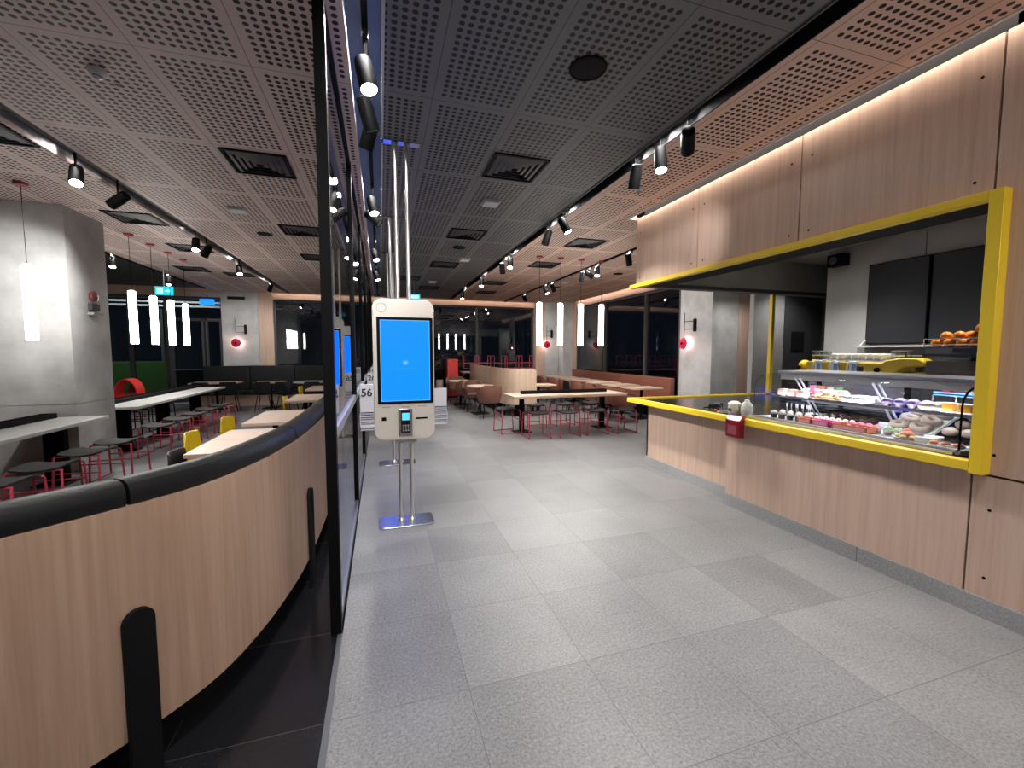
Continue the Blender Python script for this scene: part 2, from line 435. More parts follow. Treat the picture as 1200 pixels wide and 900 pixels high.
# counter block: bulkhead, right wall panel, counter fronts
def panels(mb, x, spans, z0, z1, t=.03, gap=.006, screws=True):
    for y0, y1 in spans:
        mb.box(x, y0+gap, z0, x+t, y1-gap, z1, 0)
        if screws:
            for yy in (y0+.09, y1-.09):
                for zz in (z0+.12, z1-.2):
                    mb.cyl((x-.002,yy,zz), .009, .004, 8, 'x', 1)
YS = [1.58, 2.80, 4.02, 5.22]
b = MB(); panels(b, 3.45, list(zip(YS[:-1], YS[1:])), 2.50, 3.43)
b.box(3.481, 1.50, 2.50, 3.80, 5.085, 3.60, 2)
struct(b.build('wall_right', [W_Z, M_BLACK, M_BLACKM]), 'oak panelled bulkhead above the counter opening', 'wall')
b = MB(); panels(b, 3.45, [(-.9,1.58)], .872, 3.43); panels(b, 3.45, [(-.9,1.58)], .12, .858)
b.box(3.481,-2.5,0, 3.9,1.55,3.6,2); panels(b, 3.45, [(-2.5,-.9)], .12, 3.43)
struct(b.build('wall_right', [W_Z, M_BLACK, M_BLACKM]), 'oak panelled wall to the right of the yellow framed counter opening', 'wall')
b = MB(); panels(b, 3.45, [(1.58,3.50)], .12, .90, screws=False)
b.box(3.481,1.585,.0, 3.56,3.494,.90, 1)
struct(b.build('wall_right', [W_Z, M_BLACKM]), 'oak front panel of the counter below the pastry case', 'counter front')
b = MB().box(3.60,3.50,.12, 3.63,5.10,.90, 0).box(3.631,3.505,0, 5.9,5.07,.90, 1).box(3.60,5.07,.12, 5.9,5.10,.90,0)
struct(b.build('wall_right', [W_Z, M_BLACKM]), 'oak front panel of the set back counter end', 'counter front')
sbox('baseboard_right', 3.44,-2.5,0, 3.50,3.50,.118, M_KICK, 'granite kick strip under the near counter front', 'baseboard')
sbox('baseboard_right', 3.585,3.49,0, 3.66,5.115,.118, M_KICK, 'granite kick strip under the set back counter end', 'baseboard')
# cove above the panels
b = MB().box(3.35,-2.5,CZ-.008, 3.372,5.32,CZ+.14).box(3.35,-2.5,CZ+.14, 3.50,5.32,CZ+.16).box(3.35,5.30,CZ-.006,3.50,5.32,CZ+.15)
struct(b.build('trim_3', M_LGREY), 'pale grey cove edge where ceiling meets the oak panels', 'trim')
tag(MB().box(3.376,-2.3,CZ+.03, 3.386,5.25,CZ+.10).build('cove_light', M_COVE), 'warm light strip hidden in the cove above the oak panels', 'light')

# bar interior
sbox('ceiling', 3.80,1.5,3.0, 8.5,5.2,3.04, M_CONC_D, 'grey plaster ceiling inside the bar', 'ceiling')
sbox('ceiling', 3.80,1.52,2.82, 4.55,5.19,2.99, M_CONC_D, 'grey plaster drop box under the bar ceiling', 'ceiling')
b = MB().box(3.49,5.09,2.55, 7.6,5.21,CZ, 0).box(3.49,5.07,2.50, 7.6,5.215,2.55, 1)
struct(b.build('wall_back', [M_CONC_D, M_DGREY]), 'grey beam over the far end of the counter', 'beam')
b = MB().box(6.0,1.5,0, 6.12,3.28,3.0).box(6.0,3.29,0, 6.12,4.40,3.0)
struct(b.build('wall_right', M_CONC_D), 'grey plaster wall behind the coffee machine', 'wall')
sbox('wall_right', 5.985,1.5,.95, 6.0,3.95,1.66, plain('grey_brown_splash', (.20,.19,.175), .45), 'brownish grey splashback under the menu shelf', 'wall')
sbox('wall_right', 3.9,1.44,0, 8.2,1.52,3.0, M_DGREY, 'dark grey side wall at the near end of the bar', 'wall')
sbox('wall_back', 6.75,6.3,0, 7.50,6.40,3.4, M_CONC_D, 'grey wall strip beside the dark kitchen door', 'wall')
sbox('wall_back', 8.25,6.3,0, 8.6,6.40,3.4, M_DGREY, 'dark wall beyond the kitchen door', 'wall')
sbox('wall_right', 8.5,1.5,0, 8.6,6.4,3.4, M_DGREY, 'dark end wall of the kitchen passage', 'wall')
dr = sbox('door_1', 7.50,6.28,0, 8.25,6.34,2.9, M_DGREY, 'dark grey kitchen door with square window', 'door')
MB().box(7.68,6.265,1.62, 8.0,6.28,2.0).build('door_window', M_MENU, dr)
MB().tube([(7.58,6.27,1.0),(7.58,6.22,1.0),(7.70,6.22,1.0)], .011).build('door_handle', M_STEEL, dr)
sbox('ceiling', 6.0,5.36,CZ-.1, 12,15.4,CZ-.06, M_BLACKM, 'black ceiling over the passage behind the pillar', 'ceiling') if False else None
# passage with a glazed door beyond the pillar
sbox('wall_right', 12.0,5.3,0, 12.1,9.6,3.4, M_BLACKM, 'black wall at the end of the passage', 'wall')
sbox('wall_back', 8.9,9.5,0, 12.0,9.6,3.4, M_BLACKM, 'black back wall of the passage', 'wall')
sbox('floor', 8.2,5.0,-.1, 12.1,9.6,0, M_FLOOR, 'grey granite floor of the dark passage', 'floor')
dr = MB().box(9.28,9.20,0, 9.38,9.28,2.6).box(10.2,9.20,0, 10.3,9.28,2.6).box(9.38,9.20,2.5, 10.2,9.28,2.6).box(9.38,9.20,0, 10.2,9.28,.12).build('door_2', M_DGREY)
struct(dr, 'dark framed glass door in the passage behind the pillar', 'door')
MB().box(9.38,9.23,.12, 10.2,9.245,2.5).build('door_pane', M_WIN, dr)
MB().tube([(9.45,9.19,1.0),(9.45,9.13,1.0),(9.45,9.13,1.4),(9.45,9.19,1.4)], .012).build('door_handle', M_STEEL, dr)

# pillars
b = MB().box(-6.2,6.97,0, -3.82,7.80,.902, 0).box(-6.2,6.97,.910, -3.82,7.80,CZ+.06, 0).box(-6.19,6.98,.90, -3.83,7.79,.912, 1)
for xx in (-5.4,-4.6,-3.98):
    for zz in (.62,1.15,2.2): b.cyl((xx,6.968,zz), .022, .004, 12, 'y', 1)
struct(b.build('column_left', [M_CONC, M_CONC_D]), 'broad raw concrete pillar beside the long white tables', 'pillar')
b = MB().box(-4.62,15.10,0, -3.62,15.5,CZ,0).box(-3.62,15.16,0, -3.22,15.5,CZ,1)
struct(b.build('column_back', [M_CONC, W_Z]), 'pale concrete pillar with oak flank behind the black banquette', 'pillar')
b = MB().box(5.62,15.02,0, 5.98,15.5,CZ,1).box(5.98,15.0,0, 6.55,15.5,CZ,0).box(6.57,14.6,0, 7.02,15.5,CZ,0)
b.box(6.96,14.35,0, 7.06,14.6,CZ,1)
struct(b.build('column_back', [M_CONC, W_Z]), 'concrete pillar in the far corner past the booths', 'pillar')
b = MB().box(7.0,7.62,0, 7.72,8.66,CZ,0).box(7.72,7.60,0, 8.05,8.66,CZ,1)
struct(b.build('column_right', [M_CONC, W_Z]), 'concrete pillar with wall lamp behind the counter end', 'pillar')
# oak headers under the ceiling
sbox('trim_4', -9,15.2,3.26, -4.62,15.36,CZ+.06, W_TRIM, 'oak header above the glass doors', 'header')
sbox('trim_4', -3.22,15.2,3.26, 5.62,15.36,CZ, W_TRIM, 'long oak header above the far window', 'header')
sbox('trim_4', 6.98,8.66,3.25, 7.12,14.35,CZ, W_Y, 'oak header above the window behind the booths', 'header')
sbox('trim_4', 6.98,5.36,3.25, 7.12,7.62,CZ, W_Y, 'oak header between counter beam and pillar', 'header')
# light strips that wash the oak headers, each behind a small pelmet
def header_strip(label, x0, y0, x1, y1, face):
    t = thing('header_light', label, 'light', ((x0+x1)/2,(y0+y1)/2,CZ-.001), 0, 'light strips along the oak headers')
    hx, hy = (x1-x0)/2, (y1-y0)/2
    if face == 'y':
        MB().box(-hx,-.025,-.035, hx,-.010,0).build('pelmet', W_TRIM, t); MB().box(-hx+.02,-.0095,-.022, hx-.02,-.002,-.006).build('lamp', M_HEAD, t)
    else:
        MB().box(-.025,-hy,-.035, -.010,hy,0).build('pelmet', W_TRIM, t); MB().box(-.0095,-hy+.02,-.022, -.002,hy-.02,-.006).build('lamp', M_HEAD, t)
M_HEAD = emit('header_lamp', (1.,.84,.74), 11.)
header_strip('light strip along the long oak header above the far window', -3.2,15.06,5.6,15.06,'y')
header_strip('light strip along the oak header above the booth window', 6.86,8.7,6.86,14.3,'x')
header_strip('light strip along the oak header near the counter beam', 6.86,5.4,6.86,7.58,'x')
# windows
def window(name, x0, x1, y, z0, z1, xs, label, along='x'):
    fr = MB()
    def bx(a0,a1,zz0,zz1,d=.05):
        if along == 'x': fr.box(a0,y-d,zz0,a1,y+d,zz1)
        else: fr.box(y-d,a0,zz0,y+d,a1,zz1)
    bx(x0,x1,z0,z0+.07); bx(x0,x1,z1-.07,z1); bx(x0,x0+.06,z0,z1); bx(x1-.06,x1,z0,z1)
    for q in xs: bx(q-.045,q+.045,z0,z1,.06)
    o = struct(fr.build(name, M_DGREY), label, 'window')
    g = MB()
    if along == 'x': g.box(x0,y-.006,z0,x1,y+.006,z1)
    else: g.box(y-.006,x0,z0,y+.006,x1,z1)
    g.build('pane', M_WIN, o)
    return o
window('window_1', -3.22, 5.62, 15.3, .12, 3.26, (-1.0,1.2,3.4), 'wide dark window across the far end of the aisle')
window('window_2', 8.66, 14.35, 7.05, .30, 3.25, (10.1,12.3), 'dark window behind the terracotta booth seat', 'y')
window('window_3', -9.0, -4.62, 15.3, .05, 3.26, (-8.2,-7.0,-6.1), 'dark glass wall with doors at the far left corner')
sbox('wall_back', -3.22,15.22,0, 5.62,15.38,.12, M_DGREY, 'low dark sill under the far window', 'wall')
sbox('wall_right', 6.99,8.66,0, 7.11,14.35,.30, M_DGREY, 'low dark sill behind the booth seat', 'wall')
dr = MB().box(-6.02,15.16,.05, -5.92,15.24,2.6).box(-5.18,15.16,.05, -5.12,15.24,2.6).box(-5.08,15.16,.05, -5.02,15.24,2.6).box(-4.70,15.16,.05, -4.62,15.24,2.6).box(-5.92,15.16,2.52, -4.70,15.24,2.6).box(-5.92,15.16,.05, -4.70,15.24,.2).build('door_3', M_DGREY)
struct(dr, 'dark double glass door under the green exit sign', 'door')
MB().tube([(-5.9,15.12,1.05),(-5.2,15.12,1.05)], .018).build('door_bar', M_ALU, dr)
MB().tube([(-5.0,15.12,1.05),(-4.72,15.12,1.05)], .018).build('door_bar', M_ALU, dr)
sbox('wall_left', -9.1,-2.5,0, -9.0,15.5,CZ, M_DGREY, 'dark left wall of the dining area', 'wall')
sbox('wall_front', -9.1,-2.6,0, 8.2,-2.5,CZ+.1, M_GREY, 'grey wall behind the photographer', 'wall')
# beyond the glass
sbox('ground', -30,15.62,-.25, 30,45,-.15, plain('asphalt', (.03,.03,.03), .8), 'dark asphalt outside the windows', 'ground')
sbox('ground', 8.2,9.62,-.25, 30,15.62,-.15, plain('asphalt_side', (.03,.03,.03), .8), 'dark asphalt outside the booth window', 'ground')
tag(MB().box(-11.5,17.0,-.15, -6.8,17.4,1.25).build('hedge', plain('hedge_leaves', (.06,.19,.03), .8, noise=.5, nscale=14, bump=.6)), 'low green hedge outside the glass beside the doors', 'hedge')
lp = thing('added_street_lamp', 'street lamp added outside to light the hedge and canopy', 'street lamp', (-8.6,15.95,-.15))  # lamp added outside so the hedge and canopy are lit
MB().tube([(0,0,0),(0,0,4.6),(.1,.15,4.8),(.6,.6,4.85)], .05, 10).build('pole', M_DGREY, lp); MB().box(.45,.5,4.80,.95,.75,4.9).build('head', M_DGREY, lp, .02); MB().box(.5,.54,4.79,.9,.71,4.80).build('lens', M_LENS, lp)
l = D.lights.new('added_street_beam', 'SPOT'); l.energy = 700; l.spot_size = math.radians(150); l.spot_blend = .6; l.shadow_soft_size = .1
o = D.objects.new('added_street_beam', l); C.objects.link(o); o.parent = lp; o.location = (.7,.62,4.76); o.rotation_euler = (.5,.25,0)
cp = thing('slatted_canopy', 'white slatted canopy lit outside beyond the glass doors', 'canopy', (-7,19.5,-.15))
b = MB()
for k in range(6): b.box(-4.0,-.05+k*.02,3.45+k*.16, 3.2,.05+k*.02,3.52+k*.16)
b.build('slat', plain('white_slat', (.75,.75,.75), .5), cp)
b = MB()
for xx in (-3.8,-1.0,1.6): MB().box(xx-.05,.12,-.001, xx+.05,.24,4.4).build('post', M_DGREY, cp)

# ------------------------------------------------------------------ glass partition
part = D.objects.new('partition', None); C.objects.link(part); struct(part, 'black framed glass partition between aisle and dining area', 'glass partition')
PY = [2.50, 4.60, 6.70, 8.80, 10.90, 13.00, 15.10]
for i, y in enumerate(PY):
    w = .032 if i == 0 else .024
    MB().box(-.296,y-w,0, -.24,y+w,CZ).build('post', M_BLACK, part)
for i in range(6):
    MB().box(-.272,PY[i]+.03,.06, -.262,PY[i+1]-.024,CZ).build('pane', M_GLASS, part)
    MB().box(-.292,PY[i]+.03,1.10, -.244,PY[i+1]-.024,1.16).build('rail', M_ALU, part)
    MB().box(-.29,PY[i]+.03,0, -.245,PY[i+1]-.024,.06).build('sill', plain('partition_sill', (.16,.17,.19), .35, .6), part)
    MB().box(-.29,PY[i]+.03,CZ-.03, -.245,PY[i+1]-.024,CZ).build('head_rail', M_BLACK, part)

# ------------------------------------------------------------------ yellow frame and counter top
yf = thing('opening_surround', 'bright yellow steel frame round the counter opening', 'frame', (3.45,1.6,0))
def yb(name, x0,y0,z0,x1,y1,z1): return MB().box(x0-3.45,y0-1.6,z0, x1-3.45,y1-1.6,z1).build(name, M_YEL, yf, .004)
yb('jamb', 3.37,1.50,.872, 3.449,1.565,2.532); yb('jamb_face', 3.449,1.50,.872,3.475,1.60,2.532) if False else None
yb('top_bar', 3.37,1.565,2.48, 3.449,5.26,2.532)
yb('front_bar', 3.37,1.565,.885, 3.449,5.26,.945)
yb('end_bar', 3.449,5.20,.885, 5.95,5.26,.945)
yb('post', 5.87,5.14,.946, 5.93,5.20,2.50)
ct = thing('worktop', 'black stone counter top with yellow edge', 'worktop', (3.45,3.4,.905))
MB().box(0,-1.79,0, 1.05,.15,.022).box(0,.15,0, 1.74,1.0,.022).box(0,1.0,0, 2.5,1.795,.022).build('slab', plain('black_stone', (.014,.014,.015), .22), ct)
sbox('wall_right', 5.25,1.6,0, 5.98,4.3,.90, M_DGREY, 'dark back counter under the coffee machine', 'back counter')
sbox('wall_right', 5.22,1.6,.90, 5.98,4.3,.94, M_STEEL, 'steel top of the back counter', 'back counter')

# ------------------------------------------------------------------ curved banquette (dining side)
BP = spline([(-2.05,.35),(-1.72,.80),(-1.40,1.20),(-1.08,1.57),(-.86,1.80),(-.70,2.02),(-.60,2.30),(-.535,2.62),(-.49,3.0),(-.467,3.6),(-.46,4.4),(-.46,5.4),(-.46,6.6),(-.46,8.0),(-.46,9.6)], 6)
bq = thing('curved_banquette', 'long curved black banquette with tall oak back panel', 'banquette', (0,0,0))
MB().sweep(BP, [(0,.2),(.03,.2),(.03,1.052),(0,1.052)]).build('back_panel', wood('oak_banquette', (.55,.375,.275), (.42,.265,.185), 'z'), bq)
def cum(P):
    d = [0]
    for i in range(1, len(P)): d.append(d[-1] + math.hypot(P[i][0]-P[i-1][0], P[i][1]-P[i-1][1]))
    return d
def cut(P, a, c):
    d = cum(P); out = []
    def atd(t):
        for i in range(1, len(P)):
            if d[i] >= t:
                f = (t-d[i-1])/max(1e-9, d[i]-d[i-1]); return (P[i-1][0]+(P[i][0]-P[i-1][0])*f, P[i-1][1]+(P[i][1]-P[i-1][1])*f)
        return P[-1]
    out.append(atd(a)); out += [P[i] for i in range(len(P)) if a+.01 < d[i] < c-.01]; out.append(atd(c)); return out
L = cum(BP)[-1]
# distance along the path of the cushion joint at (-.98, 1.68)
jd = min(range(len(BP)), key=lambda i: (BP[i][0]+.865)**2+(BP[i][1]-1.80)**2); jd = cum(BP)[jd]
cuts = [0.02, jd-1.15, jd, jd+1.13, jd+2.3, jd+3.5, jd+4.7, jd+5.9, L-.02]
prof = [(.008,1.054),(.0,1.072),(.002,1.105),(.016,1.13),(.045,1.142),(.10,1.14),(.13,1.122),(.138,1.09),(.13,1.054)]
for i in range(len(cuts)-1):
    MB().sweep(cut(BP, cuts[i]+.006, cuts[i+1]-.006), prof).build('bolster', M_LEATH, bq)
    MB().sweep(cut(BP, cuts[i]+.004, cuts[i+1]-.004), [(.034,.46),(.13,.46),(.12,1.05),(.034,1.05)]).build('back_cushion', M_LEATH, bq)
    MB().sweep(cut(BP, cuts[i]+.004, cuts[i+1]-.004), [(.034,.34),(.58,.34),(.60,.40),(.58,.455),(.034,.455)]).build('seat_cushion', M_LEATH, bq)
MB().sweep(BP, [(.16,0),(.50,0),(.50,.335),(.034,.335),(.034,.205),(.16,.205)]).build('plinth', M_BLACKM, bq)
def foot(px, py):
    i = min(range(1,len(BP)-1), key=lambda k: (BP[k][0]-px)**2+(BP[k][1]-py)**2)
    dx, dy = BP[i+1][0]-BP[i-1][0], BP[i+1][1]-BP[i-1][1]; a = math.atan2(dy, dx)
    pl = [(-.048,0),(.048,0),(.048,.63)] + [(.048*math.cos(t), .63+.048*math.sin(t)) for t in [PI*k/10 for k in range(1,10)]] + [(-.048,.63)]
    MB().prism(pl, -.024, -.001, 'y').build('foot', M_BLACKM, bq, .003, (BP[i][0],BP[i][1],0), a)
foot(-.845,1.815); foot(-.472,3.08); foot(-1.72,.80); foot(-.46,5.4)

# ------------------------------------------------------------------ furniture makers
def make_stool(name, label, frame, cat='stool', group=None):
    t = thing(name, label, cat, (0,0,0), 0, group)
    rows = []
    for j in range(7):
        v = j/6; y = -.19+.38*v
        w = .205 - .03*(2*v-1)**4
        rows.append([(w*(2*u/8-1), y, .448 + .022*(2*u/8-1)**2 - .012*(2*v-1)**2) for u in range(9)])
    MB().grid(rows, .018).build('seat', M_SEAT, t)
    for s in (-1,1):
        q = .215*s
        p = [(s*.20,-.17,.448),(s*.205,-.185,.43),(q,-.215,.02),(q,-.208,.008),(q,.208,.008),(q,.215,.02),(s*.205,.185,.43),(s*.20,.17,.448)]
        MB().tube(p, .0105, 8).build('sled_leg', frame, t)
    for y in (-.2,.2):
        MB().tube([(-.209,y*1.0,.26),(.209,y*1.0,.26)], .0075, 8).build('crossbar', frame, t)
    MB().tube([(-.205,-.178,.446),(.205,-.178,.446)], .0085, 8).build('seat_rail', frame, t)
    MB().tube([(-.205,.178,.446),(.205,.178,.446)], .0085, 8).build('seat_rail', frame, t)
    for x, y in ((-.215,-.205),(.215,-.205),(-.215,.205),(.215,.205)):
        MB().cyl((x,y,0), .013, .016, 10).build('foot_cap', M_BLKP, t)
    return t
def make_shell_chair(name, label, mat, group=None):
    t = thing(name, label, 'chair', (0,0,0), 0, group)      # faces +x
    pr = [(.23,.425,.19),(.21,.452,.205),(.10,.448,.215),(-.05,.435,.215),(-.15,.445,.212),(-.195,.49,.21),(-.215,.57,.21),(-.232,.68,.212),(-.245,.77,.19),(-.25,.80,.165)]
    pr = spline(pr, 3); rows = []
    for i, (x, z, w) in enumerate(pr):
        k = max(0, (z-.45)/.35)
        rows.append([(x + .05*k*(u/4-1)**2, w*(u/4-1), z + (.02*(u/4-1)**2 if k <= .02 else 0)) for u in range(9)])
    MB().grid(rows, .012).build('shell', mat, t)
    for sx in (-1,1):
        for sy in (-1,1):
            MB().tube([(sx*.13,sy*.13,.43),(sx*.20,sy*.20,.0)], .011, 8).build('leg', mat if mat is M_BLKP else M_BLACK, t)
    return t
def make_armchair(name, label, mat, group=None):
    t = thing(name, label, 'armchair', (0,0,0), 0, group)      # faces +y
    n = 20
    inner, outer = [], []
    for i in range(n+1):
        a = math.radians(-90 - 128 + 256*i/n)
        k = abs(i/n-.5)*2
        h = .80 - .17*min(1, max(0, (k-.35)/.3)) - .05*max(0, k-.8)*5*.4
        rx, ry = .29, .27
        x, y = rx*math.cos(a), ry*math.sin(a)
        lean = 1.12
        outer.append([(x*.88, y*.88, .36), (x*1.0,y*1.0,.44), (x*1.06, y*1.06, .55), (x*lean, y*lean, h-.015), (x*lean*.985, y*lean*.985, h)])
    MB().grid(outer, .05).build('backrest', mat, t)
    MB().lathe([(.20,.35),(.255,.37),(.262,.42),(.25,.46),(.18,.475),(0.01,.478)], (0,.03,0), 24).build('seat_cushion', mat, t)
    for sx in (-1,1):
        for sy in (-1,1):
            MB().tube([(sx*.17,sy*.17+.01,.37),(sx*.235,sy*.235+.01,0)], .010, 8).build('leg', M_BLACK, t)
    return t
def make_cafe_table(name, label, sx, sy, top, base=True, th=.035, round_=False, group=None, legh=.75):
    t = thing(name, label, 'table', (0,0,0), 0, group)
    if round_: MB().prism(circ(0,0,sx/2,32), legh-th, legh).build('tabletop', top, t, .004)
    else: MB().prism(rrect(-sx/2,-sy/2,sx/2,sy/2,.02,3), legh-th, legh).build('tabletop', top, t, .003)
    MB().cyl((0,0,.012), .032, legh-th-.012, 14).build('column', M_BLACK, t)
    MB().prism(rrect(-.21,-.21,.21,.21,.03,3), 0, .012).build('base', M_BLACK, t)
    return t
def make_long_table(name, label, sx, sy, top, legs, tray, edge=.04, legsize=(.07,.16), h=.75):
    """origin at the floor under the middle"""
    t = thing(name, label, 'table')
    MB().prism(rrect(-sx/2,-sy/2,sx/2,sy/2,.025,4), h-edge, h).build('tabletop', top, t, .003)
    for x, y in legs:
        MB().cbox((x,y,(h-edge)/2), (legsize[0],legsize[1],h-edge)).build('leg', M_BLACK, t, .004)
        MB().cbox((x,y,.006), (.34,.34,.012)).build('base', M_BLACK, t)
    x0,y0,x1,y1 = tray
    MB().box(x0,y0,h, x1,y0+.012,h+.062).box(x0,y1-.012,h, x1,y1,h+.062).box(x0,y0+.012,h, x0+.012,y1-.012,h+.062).box(x1-.012,y0+.012,h, x1,y1-.012,h+.062).box(x0+.012,y0+.012,h,x1-.012,y1-.012,h+.035).build('centre_trough', M_BLACKM, t, .003)
    return t

# long white tables
ta = make_long_table('long_table', 'white topped long table in front of the concrete pillar', .80, 3.4, M_WHITE, [(0,-1.0),(.08,1.25)], (-.26,-1.55,-.10,1.62), legsize=(.20,.09))
ta.location = (-3.85,5.22,0)
tb = make_long_table('long_table', 'white topped long table beyond the concrete pillar under four tube lamps', .80, 3.9, M_WHITE, [(.04,-1.60),(0,-.2),(0,1.3)], (-.32,-1.9,-.12,1.9), legsize=(.20,.09))
tb.location = (-3.98,9.82,0)
st = make_stool('low_stool', 'x', M_RED)
def put_stool(x, y, r, label, group=None, src=[None]):
    if src[0] is None: st.location = (x,y,0); st.rotation_euler.z = r; st['label'] = label; st['group'] = group; src[0] = st
    else: dup(st, (x,y,0), r, label, group)
for i, y in enumerate((4.20,4.78,5.34,5.98,6.58)):
    if i == 0: continue
    put_stool(-3.20, y, .06*(i%3-1), 'red framed stool before the pillar table, %s from its far end' % ORD[4-i], 'stools along the near white table')
for i, y in enumerate((7.85,8.52,9.17,9.80,10.42)):
    put_stool(-3.28, y, .05*(i%3-1), 'red framed stool on the aisle side of the far white table, %s from the pillar' % ORD[i], 'stools along the far white table')
stb = make_stool('low_stool', 'black framed stool behind the pillar table near the trough', M_BLACK, group='stools along the near white table')
stb.location = (-4.45,5.35,0)
for i, y in enumerate((8.2,8.9,9.6,10.3,11.0)):
    dup(stb, (-4.62,y,0), 0, 'black framed stool on the window side of the far white table, %s from the pillar' % ORD[i], 'stools along the far white table')

# wooden two seat tables along the banquette
M_TOPW = wood('pale_table_oak', (.70,.52,.42), (.60,.43,.34), 'x', .4, .7)
tt = make_cafe_table('cafe_table', 'x', .60, .575, M_TOPW)
spots = [(-1.27,4.36),(-1.27,4.945),(-1.28,5.92),(-1.28,6.505),(-1.30,8.32),(-1.30,8.905),(-1.32,10.6),(-1.32,11.185)]
nm = ['nearest the camera, seam side joined to the next', 'second along the banquette']
for i, (x, y) in enumerate(spots):
    lb = 'square oak cafe table along the curved banquette, %s from the near end' % ORD[i]
    if i == 0: tt.location = (x,y,0); tt['label'] = lb; tt['group'] = 'oak tables along the banquette'
    else: dup(tt, (x,y,0), 0, lb, 'oak tables along the banquette')
yc = make_shell_chair('shell_chair', 'x', M_YELP)
for i, (x, y, r) in enumerate([(-1.60,4.90,.05),(-1.60,5.90,-.05),(-1.42,8.30,.05),(-1.55,10.6,0)]):
    lb = 'yellow plastic chair at the oak cafe tables, %s along the banquette' % ORD[i]
    if i == 0: yc.location = (x,y,0); yc.rotation_euler.z = r; yc['label'] = lb; yc['group'] = 'yellow chairs along the banquette'
    else: dup(yc, (x,y,0), r, lb, 'yellow chairs along the banquette')
bc = make_shell_chair('shell_chair', 'black plastic chair at the nearest oak cafe table', M_BLKP)
bc.location = (-1.38,4.02,0); bc.rotation_euler.z = .1

# far black banquette, its tables and chairs
fb = thing('straight_banquette', 'straight black leather banquette along the far left windows', 'banquette', (-3.2,14.55,0))
for i in range(3):
    x0 = -1.80+i*1.22
    MB().box(x0+.004,.0,.44, x0+1.216,.14,1.17).build('back_cushion', M_LEATH, fb, .02)
    MB().box(x0+.004,-.50,.33, x0+1.216,-.004,.45).build('seat_cushion', M_LEATH, fb, .02)
MB().box(-1.80,-.42,0, 1.86,.14,.325).build('plinth', wood('oak_plinth', OAK1, OAK2, 'x'), fb)
wt = make_cafe_table('cafe_table', 'pale cafe table at the black banquette, nearest the glass doors', 1.15, .62, M_TOPW, group='pale tables by the black banquette'); wt.location = (-4.33,13.55,0)
w2 = make_cafe_table('cafe_table', 'small pale cafe table at the middle of the black banquette', .72, .62, M_TOPW, group='pale tables by the black banquette'); w2.location = (-2.98,13.45,0)
w3 = make_cafe_table('cafe_table', 'white round cafe table near the black banquette and glass partition', .85, .85, M_WHITE, round_=True); w3.location = (-1.95,13.25,0)
for i, (x, y, r, lb) in enumerate([(-4.45,12.95,PI/2,'black plastic chair facing the pale table by the glass doors'),(-3.85,12.95,PI/2+.1,'black plastic chair facing the pale table, second from the glass doors'),(-3.0,12.80,PI/2,'black plastic chair facing the small pale table'),(-2.42,12.6,1.2,'black plastic chair beside the white round table'),(-1.75,12.45,PI/2,'black plastic chair in front of the white round table')]):
    dup(bc, (x,y,0), r, lb, 'black chairs before the far banquette')

# oak communal table with its stools
cm = make_long_table('communal_table', 'long oak communal table under four hanging tube lamps', 2.45, .78, W_X, [(-.95,0),(.85,0)], (-.93,.04,.98,.16), .045, (.085,.085))
cm.location = (3.62,7.92,0)
for i, (x, y, r) in enumerate([(2.78,7.38,.0),(3.36,7.34,.06),(3.98,7.38,-.05),(4.60,7.36,.05)]):
    put_stool(x, y, r, 'red framed stool on the near side of the communal table, %s from the left' % ORD[i], 'stools round the communal table')
put_stool(2.40, 8.0, PI/2+.1, 'red framed stool at the left end of the communal table', 'stools round the communal table')
for i, (x, y) in enumerate([(3.15,8.52),(3.80,8.50),(4.45,8.52)]):
    put_stool(x, y, .04*i, 'red framed stool behind the communal table, %s from the left' % ORD[i], 'stools round the communal table')

# curved oak screen with bench
SP = spline([(3.66,9.72),(3.30,9.70),(3.02,9.85),(2.91,10.25),(2.88,11.0),(2.88,12.0),(2.87,13.0),(2.86,13.9)], 6)
sc = thing('curved_screen', 'wavy pale oak screen behind the round tables', 'screen', (0,0,0))
# rounded top corner at the near end
b = MB()
n = len(SP); v = []; dd = cum(SP)
for i, p in enumerate(SP):
    top = 1.19 - (.09 - math.sqrt(max(0, .09**2-(.09-min(.09,dd[i]))**2)) if dd[i] < .09 else 0)
    a = SP[max(0,i-1)]; c = SP[min(n-1,i+1)]
    d = Vector((c[0]-a[0], c[1]-a[1])).normalized(); nx, ny = -d.y, d.x
    v += [(p[0],p[1],.30),(p[0]+nx*-.03,p[1]+ny*-.03,.30),(p[0]+nx*-.03,p[1]+ny*-.03,top),(p[0],p[1],top)]
fs = [(0,1,2,3),(4*(n-1)+3,4*(n-1)+2,4*(n-1)+1,4*(n-1))]
for i in range(n-1):
    for k in range(4): fs.append((i*4+k, i*4+(k+1)%4, (i+1)*4+(k+1)%4, (i+1)*4+k))
b.add(v, fs).build('panel', W_PALE, sc)
SB = [(p[0]+.02,p[1]+.03) for p in SP[10:]]
MB().sweep(SB, [(-.06,.36),(-.56,.36),(-.56,.45),(-.06,.45)]).build('bench_seat', M_BROWN, sc)
for q in (12, 24, 36): MB().cbox((SP[q][0]+.22,SP[q][1]+.1,.18), (.05,.34,.36)).build('leg', M_BLACK, sc)
for q in (2, 16, 30): MB().cbox((SP[q][0]+.02,SP[q][1]+.04,.15), (.04,.05,.30)).build('leg', M_BLACK, sc)
